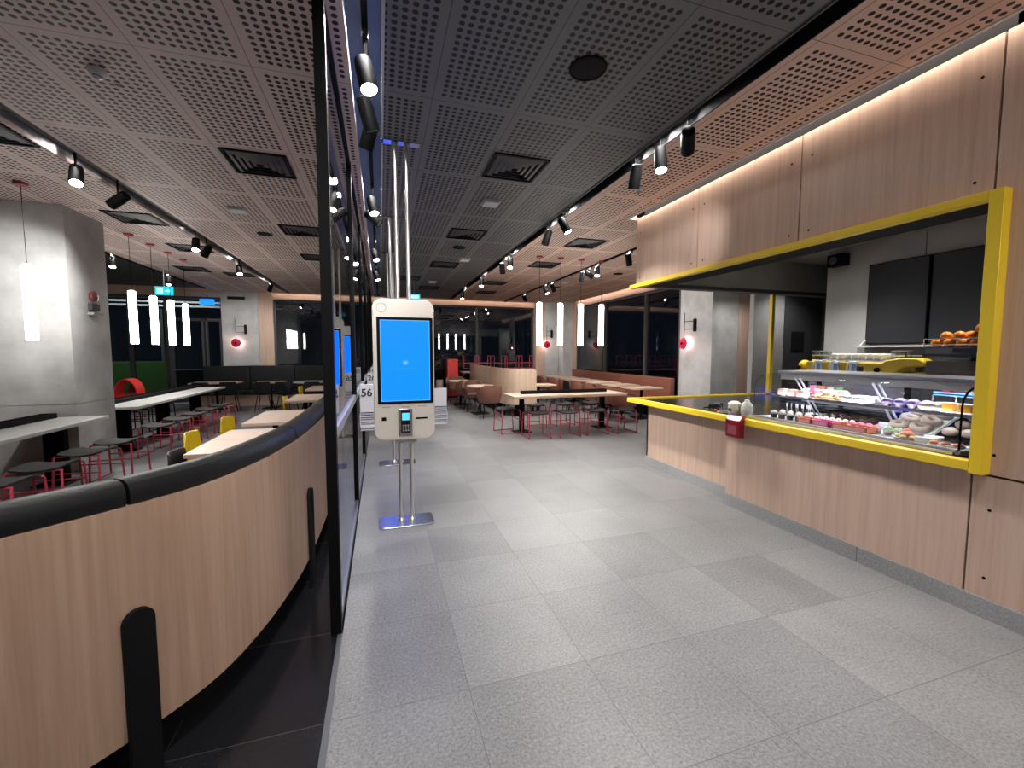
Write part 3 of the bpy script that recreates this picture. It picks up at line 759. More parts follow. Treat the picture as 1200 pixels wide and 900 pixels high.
# round tables and armchairs on the aisle side
rt = make_cafe_table('round_table', 'round oak table beside the screen, nearer of two', .70, .70, W_X, round_=True, legh=.73, group='round tables by the screen'); rt.location = (2.45,10.65,0)
dup(rt, (2.30,12.68,0), 0, 'round oak table beside the screen, farther of two', 'round tables by the screen')
ac = make_armchair('armchair', 'brown leather armchair with its back to us at the nearer round table', M_BROWN, 'brown armchairs by the screen'); ac.location = (2.52,9.98,0); ac.rotation_euler.z = .12
for x, y, r, lb in [(2.42,11.28,PI,'brown leather armchair facing us behind the nearer round table'),(2.34,12.02,.15,'brown leather armchair with its back to us at the farther round table'),(2.28,13.32,PI,'brown leather armchair facing us behind the farther round table')]:
    dup(ac, (x,y,0), r, lb, 'brown armchairs by the screen')
# oak table behind the screen with yellow and black chairs
t4 = make_cafe_table('cafe_table', 'oak cafe table just behind the end of the wavy screen', .80, .62, W_X); t4.location = (3.95,10.35,0)
dup(yc, (3.52,10.75,0), .3, 'yellow plastic chair showing past the far edge of the wavy screen', 'yellow chairs behind the screen')
dup(yc, (3.58,10.15,0), .1, 'yellow plastic chair at the oak table right behind the wavy screen end', 'yellow chairs behind the screen')
dup(bc, (4.60,10.45,0), PI, 'black plastic chair at the right of the oak table behind the screen')

# booths along the right window
bk = thing('long_booth_seat', 'long terracotta leather booth seat under the right window', 'booth seat', (6.93,8.7,0))
for i in range(5):
    y0 = i*1.12
    MB().box(-.14,y0+.004,.44, -.005,y0+1.116,.95).build('back_cushion', M_TERRA, bk, .02)
    MB().box(-.60,y0+.004,.33, -.145,y0+1.116,.45).build('seat_cushion', M_TERRA, bk, .02)
MB().box(-.52,0,0, -.005,5.6,.325).build('plinth', M_BLACKM, bk)
bt = make_cafe_table('cafe_table', 'x', .80, .62, W_X)
for i, y in enumerate((8.75,9.65,10.55,11.45,12.35,13.25,14.15)):
    lb = 'oak cafe table along the terracotta booth seat, %s from the counter' % ORD[i]
    if i == 0: bt.location = (6.0,y,0); bt['label'] = lb; bt['group'] = 'oak tables along the booth seat'
    else: dup(bt, (5.98,y,0), 0, lb, 'oak tables along the booth seat')
ta2 = make_armchair('armchair', 'x', M_TERRA)
for i, y in enumerate((8.35,9.0,9.75,10.5,11.3,12.2,13.1,14.0)):
    lb = 'terracotta armchair at the booth tables, %s from the counter' % ORD[i]
    if i == 0: ta2.location = (5.25,y,0); ta2.rotation_euler.z = -PI/2+.1; ta2['label'] = lb; ta2['group'] = 'terracotta armchairs at the booth tables'
    else: dup(ta2, (5.28 - .02*(i%2),y,0), -PI/2 + (.15 if i%2 else -.1), lb, 'terracotta armchairs at the booth tables')

# white high table at the back with stools turned upside down on it
hb = make_long_table('long_table', 'white long table by the far window carrying upturned stools', 2.6, .7, M_WHITE, [(-1.1,0),(1.1,0)], (-1.3,-.06,1.3,.06), .05, (.09,.09), h=.92)
hb.location = (4.0,14.6,0)
for i, x in enumerate((2.95,3.45,3.97,4.5,5.02)):
    u = dup(st, (x,14.42 + .05*(i%2),.92+.545), .1*(i%3-1), 'red framed stool upturned on the far white table, %s from the red cabinet' % ORD[i], 'upturned stools on the far table')
    u.rotation_euler = (PI,0,.1*(i%3-1)+PI)
# red cabinet
rc = thing('red_cabinet', 'tall narrow bright red cabinet at the far end of the aisle', 'cabinet', (2.38,14.7,0))
MB().box(-.18,-.2,.55, .18,.2,1.34).build('upper_body', M_REDC, rc, .01)
MB().box(-.17,-.17,.06, .17,.2,.545).build('lower_door', plain('deep_red_paint', (.55,.02,.025), .4), rc, .006)
MB().box(-.15,-.16,0, .15,.18,.06).build('plinth', M_BLACKM, rc)
MB().box(-.10,-.212,.50, .10,.0,.548).build('handle', M_DRED, rc)
bn = thing('waste_bin', 'slim beige bin left of the red cabinet', 'bin', (1.95,14.75,0))
MB().lathe([(.10,0),(.12,.01),(.125,.6),(.115,.62),(.10,.62),(.10,.58)], (0,0,0), 20).build('body', plain('beige_paint', (.42,.34,.28), .5), bn)
MB().cyl((0,0,.585), .098, .012, 20).build('lid', M_BLACKM, bn)
# red plastic seats left
rs = thing('booster_seat', 'red plastic child seat behind the far white table beside the pillar', 'child seat', (-5.62,11.9,0)); rs.scale = (.72,1,1)
rows = []
for i in range(9):
    a = PI*i/8
    rows.append([(.32*math.cos(a)*-1, .0+.12*k, .55+.42*math.sin(a)) for k in range(4)])
MB().grid(rows, .03).build('hood', M_REDC, rs)
MB().prism([(-.30,.50),(.30,.50),(.32,.58),(-.32,.58)], -.05, .4, 'y').build('tray', M_REDC, rs, .01)
MB().prism([(-.18,.62),(.12,.62),(.16,.74),(-.05,.86)], .34, .37, 'y').build('backrest', M_DRED, rs, .01)
for sx in (-.24,.24):
    for sy in (.0,.34): MB().tube([(sx,sy,.5),(sx*1.15,sy,0)], .014).build('leg', M_RED, rs)
r2 = dup(rs, (-5.35,6.3,0), 0, 'red plastic child seat at the picture edge left of the pillar table')

exec_after = []
# ------------------------------------------------------------------ text helper
def text_mesh(s, size, name, mat, parent, loc, rot=(PI/2,0,0), ext=.0008, align='CENTER'):
    cu = D.curves.new('lettering', 'FONT'); cu.body = s; cu.size = size; cu.offset = size*.022; cu.extrude = ext; cu.align_x = align; cu.align_y = 'CENTER'
    tmp = D.objects.new('lettering', cu); C.objects.link(tmp)
    bpy.context.view_layer.update()
    me = D.meshes.new_from_object(tmp.evaluated_get(bpy.context.evaluated_depsgraph_get()))
    D.objects.remove(tmp); D.curves.remove(cu)
    me.name = name; me.materials.clear(); me.materials.append(mat)
    o = D.objects.new(name, me); C.objects.link(o); o.parent = parent; o.location = loc; o.rotation_euler = rot
    return o

# ------------------------------------------------------------------ ordering kiosks
def make_kiosk(num, label, y):
    t = thing('ordering_kiosk', label, 'kiosk', (.205,y,0), 0, 'ordering kiosks along the glass partition')
    MB().prism(rrect(-.25,-.14,.25,.14,.05,5), 0, .014).build('base_plate', M_STEEL, t, .003)
    for x in (-.045,.055):
        MB().cyl((x,.02,.014), .019, CZ-.024, 18).lathe([(.036,0),(.034,.008),(.019,.03)], (x,.02,.014), 18).build('pole', M_CHROME, t)
    b = MB()
    for x0, x1 in ((-.165,-.075),(-.02,.035),(.08,.17)): b.box(x0,-.02,CZ-.012, x1,.06,CZ-.001)
    b.build('ceiling_plate', M_STEEL, t)
    h = MB().prism(rrect(-.268,.80,.268,2.065,.085,8), -.085, .0, 'y').build('housing', M_KIOSK, t, .008)
    MB().prism(rrect(-.233,1.13,.254,1.905,.006,2), -.089, -.083, 'y').build('bezel', M_BLACK, h)
    s = MB().prism(rrect(-.205,1.155,.226,1.88,.003,2), -.0905, -.088, 'y').build('screen', M_SCREEN, t)
    b = MB()
    for x0,z0,x1,z1 in ((-.205,1.155,-.200,1.88),(.221,1.155,.226,1.88),(-.2,1.155,.221,1.160),(-.2,1.875,.221,1.88)): b.box(x0,-.0912,z0,x1,-.0905,z1)
    b.build('edge_glow', M_EDGE, s)
    b = MB()
    for k in range(4):
        a = PI*k/4; dx, dz = .028*math.cos(a), .024*math.sin(a)
        b.tube([(.01-dx,-.0915,1.50-dz),(.01+dx,-.0915,1.50+dz)], .0028, 6)
    b.box(-.08,-.0918,1.444,.10,-.0908,1.446)
    b.build('screen_mark', M_MARK, s)
    MB().torus((0,0,0), .040, .0022, 28, 6).xf(Matrix.Translation((-.19,-.086,1.99)) @ Matrix.Rotation(PI/2,4,'X')).build('number_ring', M_TENTS, h)
    text_mesh('1', .05, 'number', M_TENTS, h, (-.19,-.0862,1.99))
    # payment terminal and slots
    pt = MB().box(-.062,-.118,.845, .062,-.084,1.085).build('payment_terminal', M_STEEL, t, .006)
    MB().box(-.038,-.126,.87, .042,-.117,1.07).build('keypad_body', M_BLACKM, pt, .004)
    MB().box(-.030,-.1275,.985, .034,-.1255,1.05).build('display', M_SCREEN2, pt)
    b = MB()
    for i in range(3):
        for j in range(3): b.box(-.026+.021*i,-.1275,.885+.022*j, -.012+.021*i,-.1255,.899+.022*j)
    b.build('key', M_GREY, pt)
    MB().box(.095,-.0875,.985, .20,-.083,1.0).build('receipt_slot', M_BLACK, t)
    MB().box(-.205,-.087,.98, -.165,-.083,1.012).build('card_reader', M_BLACK, t)
    for x0, x1 in ((-.20,-.13),(-.035,.04),(.115,.19)): MB().box(x0,-.0862,1.098, x1,-.0845,1.106).build('print_line', M_PRINT, h)
    MB().box(-.09,-.07,.77, .10,.03,.80).build('bracket', M_STEEL, t)
    for side, x, n in ((-1,-.325,num),(1,.322,None)):
        hd = MB().box(x-.062,-.10,.93, x+.062,-.03,.945).box(x-.062,-.035,.93, x+.062,-.028,1.25).box(x-.062 if side < 0 else x+.056,-.10,.93, x-.056 if side < 0 else x+.062,-.03,1.05).box(x+side*-.062-.004,-.06,1.0,x+side*-.062+.004+(-side)*.0,-.03,1.05).build('card_holder', M_TENT, t)
        MB().cbox((x-side*.06,-.04,1.0), (.03,.02,.03)).build('holder_arm', M_STEEL, hd)
        z0 = .90 if n else .93
        b = MB()
        for k in range(8): b.box(x-.056,-.094-.002*(k%2),z0+.02*k+.003, x+.056,-.04,z0+.02*k+.016, k%2)
        b.box(x-.056,-.085,z0+.165, x+.056,-.04,1.31 if n else 1.26, 0)
        b.build('number_card', [M_TENT, M_TENTS], hd)
        if n: text_mesh(n, .095, 'card_number', M_TEXT, hd, (x-.002,-.0862,1.235))
    return t
make_kiosk('56', 'nearest white ordering kiosk with bright blue screen and card number 56', 4.0)
make_kiosk('26', 'second white ordering kiosk, behind the nearest, card number 26', 6.2)
make_kiosk('17', 'third white ordering kiosk, farthest along the glass partition', 8.4)

# ------------------------------------------------------------------ lamps
def look_rot(v):
    return Vector(v).to_track_quat('-Z', 'Y')
LE = 1.0; SPILL = .85
def spot_lamp(x, y, target, lit, label, E=90, z=CZ-.16, ztop=CZ+.10, size=84, vis=True, group=None, spill=1.0):
    t = thing('track_spotlight', label, 'spotlight', (x,y,ztop), 0, group)
    dz = z-ztop
    MB().cbox((0,0,-.015), (.036,.20,.03)).build('adapter', M_BLACK, t, .003)
    MB().tube([(0,0,-.03),(0,0,dz+.035)], .010, 8).build('arm', M_BLACK, t)
    q = look_rot((target[0]-x, target[1]-y, target[2]-z)).to_matrix().to_4x4()
    M = Matrix.Translation((0,0,dz)) @ q
    MB().lathe([(.044,.115),(.052,.11),(.056,.03),(.056,-.105),(.050,-.105),(.050,-.094)], (0,0,0), 20).xf(M).build('head', M_BLACK, t)
    MB().cyl((0,0,-.098), .049, .006, 20).xf(M).build('lens', M_LENS if lit else M_LENSOFF, t)
    if E:
        l = D.lights.new('spot_beam', 'SPOT'); l.energy = E*LE; l.spot_size = math.radians(size); l.spot_blend = .95; l.shadow_soft_size = .035
        l.color = (1.,.97,.94)
        o = D.objects.new('spot_beam', l); C.objects.link(o); o.parent = t
        o.matrix_local = Matrix.Translation((0,0,dz)) @ q @ Matrix.Translation((0,0,-.125))
        # wide spill light added at the lamp front to brighten the ceiling
        l2 = D.lights.new('spot_spill', 'SPOT'); l2.energy = E*LE*SPILL*spill; l2.spot_size = math.radians(178); l2.spot_blend = .3; l2.shadow_soft_size = .04; l2.color = l.color
        o2 = D.objects.new('spot_spill', l2); C.objects.link(o2); o2.parent = t; o2.matrix_local = o.matrix_local.copy()
    return t
G1, G2, G3, G4, G5 = 'spotlights in the channel over the stools', 'spotlights in the black channel', 'spotlights on the rail over the communal table', 'spotlights in the blue channel', 'spotlights on the charcoal ceiling'
def rail(x0, y0, y1, z, label):
    tag(MB().box(x0-.018,y0,z-.035, x0+.018,y1,z).box(x0-.012,y0,z-.045,x0+.012,y0+.05,z-.035).build('lighting_rail', M_BLACK), label, 'lighting rail')
rail(-2.785, -2.4, 15.2, CZ+.095, 'black lighting rail in the channel over the stools')
rail(2.415, -2.4, 15.2, CZ+.095, 'black lighting rail in the channel beside the charcoal ceiling')
rail(-.05, -2.4, 15.2, CZ+.125, 'black lighting rail in the blue tinted channel over the partition')
rail(4.40, 5.4, 15.0, CZ-.0, 'surface mounted black lighting rail over the communal table')
rail(-4.98, 8.0, 15.0, CZ+.055, 'black lighting rail along the charcoal ceiling by the doors')
def S1(y, tg, lit, lb, E=90, **k): spot_lamp(-2.785, y, tg, lit, lb, E, group=G1, **k)
S1(-.8, (-2.6,.6,0), 1, 'black spotlight over the stools behind the camera', 110)
S1(1.9, (-3.9,2.9,0), 1, 'black spotlight over the stools, nearest the camera', 120, vis=False)
S1(3.6, (-1.5,4.6,0), 1, 'black spotlight over the stools aimed at the nearest oak tables', 110)
S1(5.31, (-2.1,3.6,.3), 1, 'lit black spotlight over the stools glaring at the camera', 110)
S1(6.0, (-5.9,6.95,1.35), 0, 'black spotlight over the stools aimed at the concrete pillar', 300, size=76, spill=.03)
S1(8.1, (-2.4,6.4,0), 1, 'lit black spotlight over the stools beyond the pillar', 100, spill=.12)
S1(8.55, (-4.4,9.6,.6), 0, 'black spotlight over the stools turned to the far white table', 90, spill=.05)
S1(10.3, (-2.2,8.6,0), 1, 'lit black spotlight over the stools near the far pillar', 110)
S1(12.9, (-3.9,15.1,1.6), 1, 'lit black spotlight over the stools, farthest from the camera', 110)
def S2(y, tg, lit, lb, E=90, **k): spot_lamp(2.415, y, tg, lit, lb, E, group=G2, ztop=CZ+.06, **k)
S2(-1.2, (3.4,.8,1.2), 1, 'black spotlight in the black channel behind the camera', 110)
S2(.6, (1.6,1.6,0), 1, 'black spotlight in the black channel above the camera', 150)
S2(2.96, (3.45,4.25,2.75), 0, 'black spotlight in the black channel turned to the oak bulkhead', 42, size=50)
S2(3.31, (2.05,2.5,0), 1, 'black spotlight with bright lens in the black channel, second of the near three', 150)
S2(3.70, (2.6,4.9,0), 0, 'black spotlight pointing straight down in the black channel, third of the near three', 80)
S2(5.37, (3.6,4.3,.5), 1, 'lit black spotlight in the black channel opposite the bulkhead end', 170)
S2(6.0, (1.5,6.6,0), 0, 'black spotlight in the black channel just beyond the bulkhead end', 80)
S2(7.88, (2.0,6.6,0), 1, 'lit black spotlight in the black channel level with the communal table', 120)
S2(8.43, (3.2,10.0,.4), 0, 'dark backed spotlight in the black channel behind the communal table', 100)
S2(10.29, (2.0,9.2,0), 1, 'lit black spotlight in the black channel over the round tables', 110)
S2(12.8, (2.2,12.0,0), 1, 'lit black spotlight in the black channel, farthest from the camera', 100)
def S3(y, tg, lit, lb, E=90, **k): spot_lamp(4.40, y, tg, lit, lb, E, group=G3, z=CZ-.17, ztop=CZ-.035, **k)
S3(6.9, (5.6,7.9,.5), 0, 'black spotlight nearest the bulkhead on the surface rail', 110)
S3(8.09, (3.7,6.9,0), 1, 'lit black spotlight on the surface rail beside the last tube lamp', 120)
S3(8.46, (6.9,8.2,1.9), 1, 'black spotlight on the surface rail turned to the right pillar', 120)
S3(8.78, (4.0,9.3,0), 0, 'black spotlight hanging straight down on the surface rail', 110)
S3(10.49, (5.9,11.2,.7), 0, 'dark backed spotlight on the surface rail over the booths', 110)
S3(11.0, (5.4,9.6,.5), 1, 'lit black spotlight on the surface rail over the booths', 110)
S3(12.77, (6.2,14.9,1.6), 1, 'lit black spotlight on the surface rail nearest the far pillar', 120)
def S4(y, tg, lit, lb, E=90, **k): spot_lamp(-.05, y, tg, lit, lb, E, group=G4, ztop=CZ+.09, z=CZ-.15, **k)
S4(.9, (-.95,1.75,.5), 1, 'black spotlight in the blue channel above the camera', 80)
S4(-.6, (.3,3.9,1.0), 1, 'black spotlight in the blue channel behind the camera', 170, size=50)
S4(2.9, (.45,2.0,.5), 1, 'glaring lit spotlight at the near end of the blue channel', 95)
S4(3.36, (.9,4.2,0), 0, 'dark spotlight tilted away in the blue channel, first behind the glaring one', 60)
S4(3.66, (-.9,5.0,.6), 0, 'dark spotlight in the blue channel, second behind the glaring one', 90, spill=.4)
S4(5.37, (.6,4.1,0), 1, 'lit spotlight in the blue channel beyond the nearest kiosk', 110)
S4(5.85, (3.6,4.75,.35), 0, 'dark spotlight in the blue channel beyond the nearest kiosk', 420, size=36, spill=.1)
S4(8.04, (.7,6.7,0), 1, 'lit spotlight in the blue channel, third of the lit row', 110)
S4(10.2, (1.0,9.2,0), 1, 'lit spotlight in the blue channel, farthest of the lit row', 110)
def S5(y, tg, lb): spot_lamp(-4.98, y, tg, 1, lb, 110, group=G5, z=CZ-.12, ztop=CZ+.02)
S5(10.4, (-4.6,9.0,0), 'lit spotlight on the charcoal ceiling, nearer the pillar')
S5(12.7, (-4.6,11.4,0), 'lit spotlight on the charcoal ceiling, nearer the doors')
# bar interior lamps; the one by the post is added to brighten the beam
for y, lb in ((2.1,'recessed downlight inside the bar above the juicer'),(3.5,'recessed downlight inside the bar above the coffee machine'),(4.0,'added recessed downlight brightening the bar beam near the yellow post')):
    t = thing('downlight', lb, 'light', (5.1,y,3.0))
    MB().lathe([(.06,0),(.06,-.006),(.045,-.006),(.045,0)], (0,0,0), 24).build('rim', M_LGREY, t)
    MB().cyl((0,0,-.003), .044, .002, 24).build('lens', M_LENS, t)
    l = D.lights.new('downlight_beam', 'SPOT'); l.energy = 72; l.spot_size = math.radians(110); l.spot_blend = .8; l.shadow_soft_size = .04; l.color = (1,.97,.93)
    o = D.objects.new('downlight_beam', l); C.objects.link(o); o.parent = t; o.location = (0,0,-.02)

t = thing('downlight', 'added recessed downlight brightening the right pillar flank in the passage', 'light', (7.35,6.85,3.0))  # downlight added to brighten the flank of the right pillar
MB().lathe([(.06,.05),(.06,-.006),(.045,-.006),(.045,0)], (0,0,0), 24).build('rim', M_LGREY, t); MB().cyl((0,0,-.003), .044, .002, 24).build('lens', M_LENS, t)
l = D.lights.new('downlight_beam', 'SPOT'); l.energy = 42; l.spot_size = math.radians(150); l.spot_blend = .8; l.shadow_soft_size = .04; l.color = (1,.97,.93)
o = D.objects.new('downlight_beam', l); C.objects.link(o); o.parent = t; o.location = (0,0,-.02)
t = thing('downlight', 'added recessed downlight brightening the wall beside the dark kitchen door', 'light', (7.3,5.75,3.0))  # second passage light, added to lift the grey wall strip by the door
MB().lathe([(.06,.05),(.06,-.006),(.045,-.006),(.045,0)], (0,0,0), 24).build('rim', M_LGREY, t); MB().cyl((0,0,-.003), .044, .002, 24).build('lens', M_LENS, t)
l = D.lights.new('downlight_beam', 'SPOT'); l.energy = 40; l.spot_size = math.radians(130); l.spot_blend = .9; l.shadow_soft_size = .04; l.color = (1,.97,.93)
o = D.objects.new('downlight_beam', l); C.objects.link(o); o.parent = t; o.location = (0,0,-.02)
sbox('ceiling', 6.13,5.37,3.0, 8.5,7.55,3.03, M_DGREY, 'dark ceiling over the passage behind the bar', 'ceiling')

# pendants
def make_pendant(label, group):
    t = thing('tube_pendant', label, 'pendant lamp', (0,0,CZ), 0, group)
    MB().lathe([(.055,-.028),(.062,-.02),(.062,0)], (0,0,0), 24).build('canopy', M_RED, t)
    MB().tube([(0,0,-.028),(0,0,-.885)], .004, 6).build('cord', M_BLACKM, t)
    MB().cyl((0,0,-.90), .034, .02, 20).build('end_cap', M_LGREY, t); MB().cyl((0,0,-1.746), .05, .008, 20).build('end_cap', M_LGREY, t)
    MB().lathe([(.044,-1.738),(.051,-1.73),(.051,-.91),(.044,-.902)], (0,0,0), 24).build('tube', M_TUBE, t)
    return t
pn = make_pendant('tall white tube lamp hanging in front of the concrete pillar', 'tube lamps over the white tables'); pn.location = (-3.76,6.22,CZ)
for i, y in enumerate((8.36,9.03,9.67,10.31)):
    dup(pn, (-3.78,y,CZ), 0, 'white tube lamp over the far white table, %s from the pillar' % ORD[i], 'tube lamps over the white tables')
for i, x in enumerate((3.01,3.46,3.91,4.38)):
    dup(pn, (x,7.85,CZ), 0, 'white tube lamp over the oak communal table, %s from the aisle' % ORD[i], 'tube lamps over the communal table')

# ------------------------------------------------------------------ ceiling fittings
def make_vent(label, cx, cy, s=.56, z=CZ, group='square ceiling vents'):
    t = thing('ceiling_vent', label, 'air vent', (cx,cy,z), 0, group)
    def ring(b, a, w, z0, z1):
        b.box(-a,-a,z0,a,-a+w,z1).box(-a,a-w,z0,a,a,z1).box(-a,-a+w,z0,-a+w,a-w,z1).box(a-w,-a+w,z0,a,a-w,z1); return b
    ring(MB(), s/2, .022, -.014, -.001).build('frame', M_BLACK, t)
    MB().box(-s/2+.02,-s/2+.02,-.004, s/2-.02,s/2-.02,-.001).build('backing', M_BLACKM, t)
    for k in range(4):
        a = s/2-.045-k*.055; w = .012
        q = MB()
        v = []
        for r, zz in ((a,-.004),(a-.035,-.018),(a-.039,-.018),(a-.004,-.004)):
            v += [(-r,-r,zz),(r,-r,zz),(r,r,zz),(-r,r,zz)]
        fs = []
        for i in range(4):
            for j in range(4): fs.append((i*4+j, i*4+(j+1)%4, ((i+1)%4)*4+(j+1)%4, ((i+1)%4)*4+j))
        q.add(v, fs).build('louvre', M_DGREY, t)
    return t
for cx, cy, lb in ((-1.10,4.89,'black square vent in the brown ceiling over the nearest oak tables'),(-1.12,7.33,'black square vent in the brown ceiling, second from the camera over the banquette'),(-1.15,9.30,'black square vent in the brown ceiling, third from the camera over the banquette'),
    (-3.20,4.82,'black square vent in the brown ceiling at the left picture edge'),(-3.22,7.35,'black square vent in the brown ceiling beside the concrete pillar'),(-3.22,9.15,'black square vent in the brown ceiling beyond the first pendant'),(-4.0,11.4,'black square vent by the charcoal ceiling over the far white table'),(-3.22,11.9,'black square vent in the brown ceiling near the far left pillar'),
    (1.34,4.22,'black square vent in the charcoal ceiling, nearest the camera'),(1.34,6.74,'black square vent in the charcoal ceiling, second from the camera'),(1.34,9.20,'black square vent in the charcoal ceiling, third from the camera'),(.72,11.1,'black square vent in the charcoal ceiling near the far end, aisle side'),(1.40,12.6,'black square vent in the charcoal ceiling, farthest from the camera'),
    (3.40,6.68,'black square vent in the brown ceiling beside the bulkhead end'),(3.38,8.56,'black square vent in the brown ceiling above the communal table'),(3.0,11.2,'black square vent in the brown ceiling above the wavy screen'),(3.2,13.0,'black square vent in the brown ceiling near the far window')):
    make_vent(lb, cx, cy)
def speaker(cx, cy, r, lb):
    t = thing('ceiling_speaker', lb, 'ceiling speaker', (cx,cy,CZ), 0, 'round ceiling speakers')
    MB().lathe([(r,-.0005),(r,-.008),(r-.012,-.012),(r-.012,-.0005)], (0,0,0), 32).build('rim', M_BLACK, t)
    MB().lathe([(.001,-.011),(r*.5,-.0105),(r-.013,-.007),(r-.013,-.002)], (0,0,0), 32).build('grille', M_BLACKM, t)
for cx, cy, r, lb in ((1.34,2.63,.125,'large black round speaker in the charcoal ceiling nearest the camera'),(1.38,7.63,.11,'black round speaker in the charcoal ceiling beyond the vents'),(-1.71,7.70,.11,'black round speaker in the brown ceiling over the oak tables'),(5.45,9.0,.11,'black round speaker in the brown ceiling over the booths'),(4.9,11.4,.11,'black round speaker in the brown ceiling over the far booths')):
    speaker(cx, cy, r, lb)
def square_lamp(cx, cy, lb):
    t = thing('emergency_light', lb, 'emergency light', (cx,cy,CZ), 0, 'square white emergency lights')
    MB().prism(rrect(-.11,-.11,.11,.11,.015,3), -.012, -.0005).build('frame', M_LGREY, t)
    MB().prism(rrect(-.095,-.095,.095,.095,.02,3), -.035, -.0125).build('diffuser', M_PLAS, t, .006)
for cx, cy, lb in ((1.35,5.24,'white square emergency light in the charcoal ceiling, nearest'),(1.66,8.55,'white square emergency light in the charcoal ceiling, second'),(1.36,11.5,'white square emergency light in the charcoal ceiling, farthest'),(-1.74,6.49,'white square emergency light in the brown ceiling over the oak tables'),(-1.30,12.2,'white square emergency light in the brown ceiling near the far header'),(4.75,10.5,'white square emergency light beside the surface rail')):
    square_lamp(cx, cy, lb)
def detector(cx, cy, lb):
    t = thing('smoke_detector', lb, 'smoke detector', (cx,cy,CZ))
    MB().lathe([(.05,-.0005),(.052,-.012),(.045,-.03),(.03,-.042),(.001,-.044)], (0,0,0), 24).build('body', M_PLAS, t)
    MB().lathe([(.028,-.0415),(.028,-.05),(.001,-.052)], (0,0,0), 20).build('sensor', M_LENSOFF, t)
    MB().lathe([(.018,-.0005),(.018,-.012),(.001,-.016)], (.03,.17 if cx < 0 else -.19,0), 16).build('indicator', M_PLAS, t)
detector(-1.75,3.62,'white round smoke detector in the brown ceiling over the stools')
detector(2.84,4.28,'white round smoke detector in the brown ceiling by the bulkhead')

# wall lamps on the pillars: black bracket, arms, rod and red disc (built to hang on a wall facing -y)
def make_wall_lamp(label, loc, rotz=0):
    t = thing('wall_lamp', label, 'wall lamp', loc, rotz, 'red disc wall lamps on the pillars')
    MB().prism(rrect(-.035,-.15,.035,.15,.034,6), -.05, -.001, 'y').build('bracket', M_BLACK, t, .004)
    for z in (-.09,.09): MB().tube([(0,-.04,z),(-.05,-.12,z),(-.24,-.12,z)], .007, 8).build('arm', M_BLACK, t)
    MB().tube([(-.24,-.12,.30),(-.24,-.12,-.42)], .008, 8).build('rod', M_BLACK, t)
    s = MB().lathe([(.03,-.10),(.06,-.115),(.125,-.13),(.132,-.142),(.128,-.15),(.05,-.175),(.015,-.18)], (-.24,0,-.42), 28, 'y').build('shade', M_CRIM, t)
    MB().cyl((-.24,-.20,-.42), .026, .03, 16, 'y').build('knob', M_BLACK, t)
    l = D.lights.new('wall_lamp_glow', 'POINT'); l.energy = 3.5; l.color = (1,.93,.82); l.shadow_soft_size = .03
    o = D.objects.new('wall_lamp_glow', l); C.objects.link(o); o.parent = t; o.location = (-.24,-.07,-.42)
    return t
make_wall_lamp('black wall lamp with red disc on the right pillar behind the counter', (7.0,8.13,2.22), -PI/2)
make_wall_lamp('black wall lamp with red disc on the pale far left pillar', (-3.98,15.10,2.28))
make_wall_lamp('black wall lamp with red disc on the far corner pillar', (6.25,15.0,2.28))
# alarm bell on the pillar flank
ab = thing('alarm_sounder', 'dull red alarm sounder on the shaded flank of the concrete pillar', 'alarm', (-3.82,7.42,2.36))
MB().lathe([(.06,.001),(.075,.02),(.07,.05),(.03,.065),(.001,.066)], (0,0,0), 24, 'x').build('dome', plain('dull_red_plastic', (.20,.045,.05), .45), ab)
MB().box(.001,-.09,-.20, .05,.09,-.10).build('box', M_DGREY, ab, .01)
MB().box(.001,-.10,-.26, .07,.12,-.225).build('ledge', M_GREY, ab, .004)
# signs
ex = thing('exit_sign', 'small cyan exit sign hanging near the far glass doors', 'exit sign', (-4.48,11.2,2.92))
MB().box(-.165,-.015,-.09, .165,.015,.09).build('panel', M_EXIT, ex, .004)
b = MB()
b.box(-.13,-.018,-.06, -.02,-.0155,.06); 
b.add([(.02,-.017,.012),(.075,-.017,.012),(.075,-.017,.04),(.125,-.017,0),(.075,-.017,-.04),(.075,-.017,-.012),(.02,-.017,-.012)], [(0,1,2,3,4,5,6)])
b.build('arrow_mark', M_EXITW, ex)
b = MB().ball((-.07,-.021,.035), .012, 10, 6).tube([(-.07,-.02,.02),(-.08,-.02,-.015),(-.055,-.02,-.05)], .007, 6).tube([(-.08,-.02,-.015),(-.105,-.02,-.04)], .007, 6).tube([(-.10,-.02,.0),(-.07,-.02,.015),(-.045,-.02,-.005)], .006, 6)
b.build('running_figure', M_EXIT, ex)
MB().tube([(0,0,.09),(0,0,.58)], .006).build('hanger', M_LGREY, ex)
s2 = thing('direction_sign', 'plain bright blue sign fixed on the far left glass wall', 'sign', (-4.97,15.08,3.09))
MB().box(-.19,-.02,-.09, .19,.02,.09).build('panel', M_BLUESG, s2, .004); MB().box(-.01,.0,.09,.01,.015,.2).build('hanger', M_DGREY, s2)
s3 = thing('exit_sign', 'cyan exit sign hanging beyond the top of the nearest kiosk', 'exit sign', (.93,12.0,3.10))
MB().box(-.15,-.015,-.075, .15,.015,.075).build('panel', M_EXIT, s3, .004); MB().tube([(0,0,.075),(0,0,.36)], .006).build('hanger', M_LGREY, s3)
MB().box(-.11,-.018,-.04, .11,-.0155,.04).build('mark', M_EXITW, s3)
pq = thing('wall_plaque', 'small dark plaque high on the far left pillar', 'plaque', (-4.20,15.10,3.24))
MB().box(-.24,-.03,-.045, .24,-.001,.045).build('plate', plain('dark_maroon', (.05,.02,.02), .5), pq); MB().box(-.22,-.033,-.03,.22,-.0305,.03).build('face', M_BLACKM, pq)
